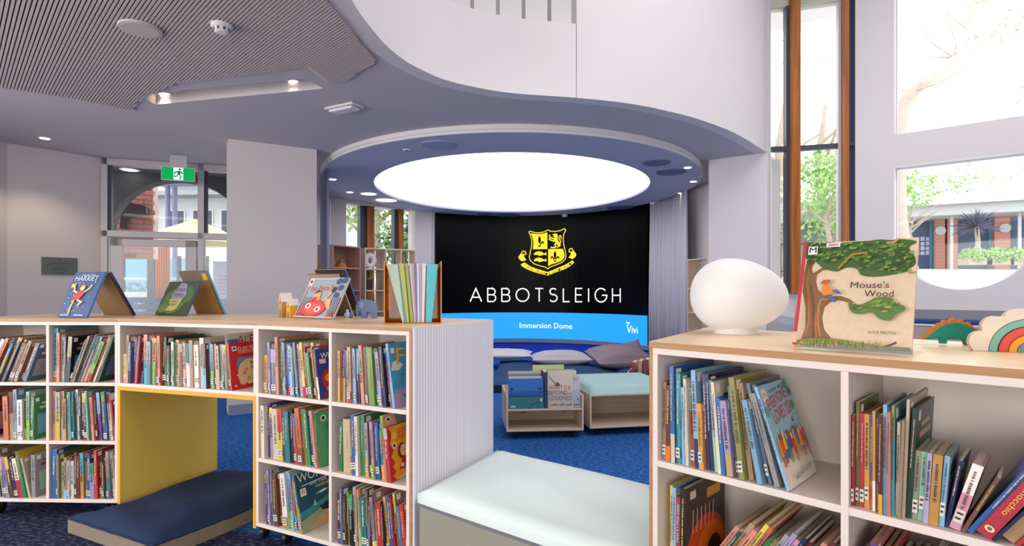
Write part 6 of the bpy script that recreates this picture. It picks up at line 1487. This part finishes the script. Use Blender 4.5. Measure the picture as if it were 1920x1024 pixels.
for k in range(4): MB().box(-.05+.62*k, -.03, 0, .02+.62*k, .03, 2.15).build('post', DARKF, e)
for k in range(3):
    MB().box(.02+.62*k, -.005, .9, .57+.62*k, .005, 2.1).build('pane', SB, e); MB().box(.02+.62*k, -.02, 1.62, .57+.62*k, .02, 1.68).build('rail', EXTW, e)
e = empty('outdoor_table', Matrix.Translation((-8.0, 11.1, -.02)), 'white high outdoor table standing outside the glass door', 'table')
MB().box(-1.1, -.35, 1.2, .75, .35, 1.36).build('table_top', mat('table_white', '#d8d8d8', .6), e)
for sx in (-1.0, .65):
    for sy in (-1, 1): MB().box(sx-.03, sy*.28-.03, 0, sx+.03, sy*.28+.03, 1.2).build('leg', STEEL, e)
e = empty('garden_bench', Matrix.Translation((-6.75, 10.1, -.02)), 'dark blue high-backed outdoor bench before the white high table', 'bench')
BLB = mat('bench_blue', '#2c4a7c', .5)
for k in range(4): MB().box(-1.0, -.2+.11*k, .42, .9, -.11+.11*k, .45).build('slat', BLB, e)
for k in range(6): MB().box(-1.0, .24, .50+.13*k, .9, .27, .61+.13*k).build('slat', BLB, e)
for sx in (-.9, .8): MB().box(sx-.03, -.2, 0, sx+.03, .27, .42).box(sx-.03, .27, .0, sx+.03, .30, 1.28).build('leg', BLB, e)
tree('tree', (-10.2, 25, 0), 8, [((0, 0, 6.3), (2.2, 1.6, 1.6)), ((2.5, .5, 5.8), (1.9, 1.5, 1.5)), ((-2, .5, 6.6), (1.8, 1.4, 1.3))], 900, .2, FOLI, 'tall green tree beyond the white building roof', 1)
tree('tree', (-13.4, 25.5, 0), 8, [((0, 0, 6.0), (2.0, 1.6, 1.7))], 900, .2, FOLI, 'second green tree further along the white building roof', 2)
# dome window garden
struct('ground_garden', MB().plate([(-3.3, 11.2), (1, 12.6), (2, 26), (-3.4, 26)], (), -.2, -.1), PAVE)
tree('tree', (-3.0, 15.5, -.1), 4, [((0, 0, 2.6), (1.0, .9, 1.2)), ((.6, .3, 3.2), (.7, .7, .8))], 1100, .11, FOLI2, 'leafy green tree close outside the dome window', 4)
tree('tree', (-4.3, 17.5, -.1), 6, [((0, 0, 4.4), (1.5, 1.2, 1.4))], 700, .12, FOLI, 'pale tree behind the leafy one outside the dome window', 6)

# ------------------------------------------------------------------ outside: garden beyond the bay and round windows (ground climbs away)
gv = []; gf = []
for xa_, xb_, y_ in ((3.35, 6.3, 6.95), (3.35, 12, 9), (3.35, 20, 12.4), (2.2, 26, 16), (2.0, 34, 22), (2.0, 40, 34)):
    z_ = 1.0+(y_-7)*.08 if y_ < 22 else 2.2+(y_-22)*.055
    gv += [(xa_, y_, z_), (xb_, y_, z_), (xa_, y_, z_-.1), (xb_, y_, z_-.1)]
for k in range(5):
    a = 4*k; gf += [(a, a+1, a+5, a+4), (a+2, a+6, a+7, a+3), (a, a+4, a+6, a+2), (a+1, a+3, a+7, a+5)]
gf += [(0, 2, 3, 1), (20, 21, 23, 22)]
struct('ground_terrace', MB().add(gv, gf), PAVE)
p0 = aty(1690, 480, 24); p1 = aty(1935, 478, 21)
Fv, Lv = frame((p0.x-.8, p0.y), (p1.x+2, p1.y)); zb = 2.2
e = empty('veranda_building', Fv @ Matrix.Translation((0, 0, zb)), 'brick veranda building with white roof seen through the round window', 'building')
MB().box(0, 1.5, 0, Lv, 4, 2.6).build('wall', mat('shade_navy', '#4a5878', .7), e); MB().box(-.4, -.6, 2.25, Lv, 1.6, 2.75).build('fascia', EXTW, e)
MB().add([(-.6, -.8, 2.75), (Lv, -.8, 2.75), (Lv, 3, 3.6), (-.6, 3, 3.6)], [(0, 1, 2, 3)]).build('roof', mat('roof_pale', '#c9cbd2', .6), e); MB().box(-.6, -.85, 2.66, Lv, -.8, 2.76).build('gutter', FRAMEG, e)
vx = lambda px: on_line(px, (p0.x-.8, p0.y), (p1.x+2, p1.y))
BRV = mat('brick_far', '#b0786c', .85, .25, 30)
for a, b in ((1762, 1781), (1786, 1806), (1878, 1908)):
    o = MB().box(vx(a), .9, 0, vx(b), 1.5, 2.3).build('brick_pier', BRV, e)
    for k in range(16): MB().box(vx(a)-.004, .89, .06+.14*k, vx(b)+.004, .9, .075+.14*k).build('mortar_line', MORT, o)
for a in (1783, 1910): MB().box(vx(a)-.04, -.1, 0, vx(a)+.06, .0, 2.3).build('post', EXTW, e)
for a in (1758, 1875): MB().box(vx(a)-.05, 1.3, 0, vx(a)+.05, 1.5, 2.3).build('door_frame', mat('teal_frame', '#3f86a0', .6) if a == 1758 else bpy.data.materials['teal_frame'], e)
for a in (1772, 1898): MB().lathe([(.16, 0), (.19, .02), (.19, .05)], 16, Matrix.Translation((vx(a), .9, 1.75)) @ Matrix.Rotation(pi/2, 4, 'X')).build('round_lamp', EXTW, e)
k = 0
for r in range(4):
    for cidx in range(7):
        MB().box(vx(1697)+.19*cidx, 1.46, .75+.21*r, vx(1697)+.19*cidx+.15, 1.5, .75+.21*r+.16+.02*((cidx+r) % 2)).build('notice', mat('notice_pale', '#b9bcd6', .6) if k == 0 else bpy.data.materials['notice_pale'], e); k += 1
MB().box(vx(1800), .3, .42, Lv, .36, .5).build('handrail', mat('rail_orange', '#d08a5c', .6), e)
# spiky plant, hedge, trees
p = aty(1832, 478, 19); e = empty('spiky_plant', Matrix.Translation((p.x, 19, 2.36)), 'dark spiky palm-like plant in front of the veranda', 'plant')
MB().tube([(0, 0, 0), (.03, 0, .7), (0, .02, 1.2)], [.09, .07, .07], 8).build('trunk', BARK, e); rnd = random.Random(8); mb = MB()
for i in range(70):
    a = rnd.uniform(0, 6.28); el = rnd.uniform(-.5, 1.4); d = Vector((cos(a)*cos(el), sin(a)*cos(el), sin(el))); s = d.cross(Vector((0, 0, 1))).normalized()*.022; o_ = Vector((0, .02, 1.2)); L_ = rnd.uniform(.5, .85)
    mb.add([o_-s, o_+s, o_+d*L_*.6+s, o_+d*L_-Vector((0, 0, .08)), o_+d*L_*.6-s], [(0, 1, 2, 3, 4)])
mb.build('fronds', mat('frond_violet', '#4e4a66', .7, .2, 10), e)['kind'] = 'stuff'
for i, (px, w_, lab) in enumerate(((1828, .7, 'low bright green hedge before the spiky plant, nearer the brick pier'), (1865, .8, 'low bright green hedge mid-way along the veranda'), (1912, .9, 'low bright green hedge at the far end of the veranda'))):
    p = aty(px, 480, 16.5); mb = MB(); rnd = random.Random(20+i); leaf_cloud(rnd, mb, (0, 0, .22), (w_*.62, .4, .26), 800, .06)
    e = empty('hedge', Matrix.Translation((p.x, 16.5, 2.18)), lab, 'hedge', 'hedges along the veranda'); mb.build('foliage', mat('hedge_green', '#86b060', .8, .3, 6) if i == 0 else bpy.data.materials['hedge_green'], e)['kind'] = 'stuff'; MB().box(-w_*.5, -.2, -.05, w_*.5, .2, .16).build('stems', BARK, e)
# big leaning tree through the upper pane
e = empty('tree', Matrix.Translation((9.2, 12.5, 1.8)), 'big leaning pale tree with bare twisting limbs beyond the arched upper window', 'tree')
tp = [aty(1660, 330, 12.5), aty(1688, 225, 12.4), aty(1712, 172, 12.2), aty(1752, 138, 12), aty(1792, 108, 12), aty(1815, 55, 12.2), aty(1826, 5, 12.3), aty(1850, -60, 12.5)]
inv = e.matrix_world.inverted()
tp = [inv @ q for q in [Vector((9.0, 12.5, 1.8)), Vector((8.75, 12.5, 3.0))]+tp[1:]]
MB().tube(smooth_path(tp, 5), [.2-.0042*i for i in range(len(smooth_path(tp, 5)))], 9).build('trunk', mat('pale_bark', '#b8a8a0', .9, .2, 12), e, smooth=True)  # bark paled to carry the outdoor glare
rnd = random.Random(31)
for i in range(16):
    b = tp[rnd.randint(3, 8)]; d = Vector((rnd.uniform(-1, 1), rnd.uniform(-.5, .5), rnd.uniform(-.1, 1))).normalized(); L_ = rnd.uniform(.5, 1.4); m_ = b+d*L_*.5+Vector((rnd.uniform(-.12, .12), 0, rnd.uniform(-.1, .2)))
    MB().tube([b, m_, b+d*L_+Vector((0, 0, .15))], [.035, .02, .006], 6).build('branch', bpy.data.materials['pale_bark'], e)
mb = MB()
for c in ((.9, .2, 6.4), (2.2, .4, 5.6), (3.4, .3, 4.2), (1.6, 0, 7.4), (3.2, .5, 6.5), (2.8, .2, 3.2)): leaf_cloud(rnd, mb, c, (1.0, .8, .55), 70, .09)
mb.build('foliage', mat('pale_leaf', '#a8b89a', .8, .3, 3), e)['kind'] = 'stuff'  # leaf colour bleached to carry the outdoor glare
PF = mat('bright_leaf', '#9fc07c', .8, .35, 3); PF2 = mat('faded_leaf', '#c3cfae', .8, .3, 3)  # both leaf greens lightened, glare is part of the colour
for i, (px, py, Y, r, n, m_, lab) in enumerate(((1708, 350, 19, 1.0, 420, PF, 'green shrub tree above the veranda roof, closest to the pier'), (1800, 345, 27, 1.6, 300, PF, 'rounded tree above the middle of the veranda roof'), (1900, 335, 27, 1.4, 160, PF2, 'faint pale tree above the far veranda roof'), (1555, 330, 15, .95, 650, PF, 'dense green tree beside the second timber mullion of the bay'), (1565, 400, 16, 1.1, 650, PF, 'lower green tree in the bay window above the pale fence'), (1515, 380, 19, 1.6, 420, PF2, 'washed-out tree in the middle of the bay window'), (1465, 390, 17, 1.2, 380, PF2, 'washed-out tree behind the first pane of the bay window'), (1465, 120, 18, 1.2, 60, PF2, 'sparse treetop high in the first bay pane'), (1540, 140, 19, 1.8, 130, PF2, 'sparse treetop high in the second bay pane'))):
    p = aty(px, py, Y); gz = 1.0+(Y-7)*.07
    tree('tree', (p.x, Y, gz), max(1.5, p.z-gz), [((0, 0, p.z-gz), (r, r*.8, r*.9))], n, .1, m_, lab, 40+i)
p0 = aty(1442, 470, 13); p1 = aty(1600, 470, 12.4); Ff, Lf = frame((p0.x, p0.y), (p1.x, p1.y))
e = empty('metal_fence', Ff @ Matrix.Translation((0, 0, 1.45)), 'low dark metal fence outside the bay window', 'fence')
for z in (.35, .98): MB().box(0, -.015, z, Lf, .015, z+.03).build('rail', DARKF, e)
for k in range(15): MB().box(k*Lf/14.01, -.01, .0, k*Lf/14.01+.02, .01, 1.0).build('bar', DARKF, e)
p0 = aty(1496, 400, 17); e = empty('shed_building', Matrix.Translation((p0.x-.3, 17, 1.7)) @ Matrix.Rotation(radians(-6), 4, 'Z'), 'pale flat-roofed shed behind the fence outside the bay window', 'building')
MB().box(0, 0, 0, 2.6, 1.5, 1.75).build('wall', mat('shed_grey', '#7d8684', .7), e); MB().box(-.2, -.3, 1.75, 2.8, 1.7, 2.35).build('roof', EXTW, e)
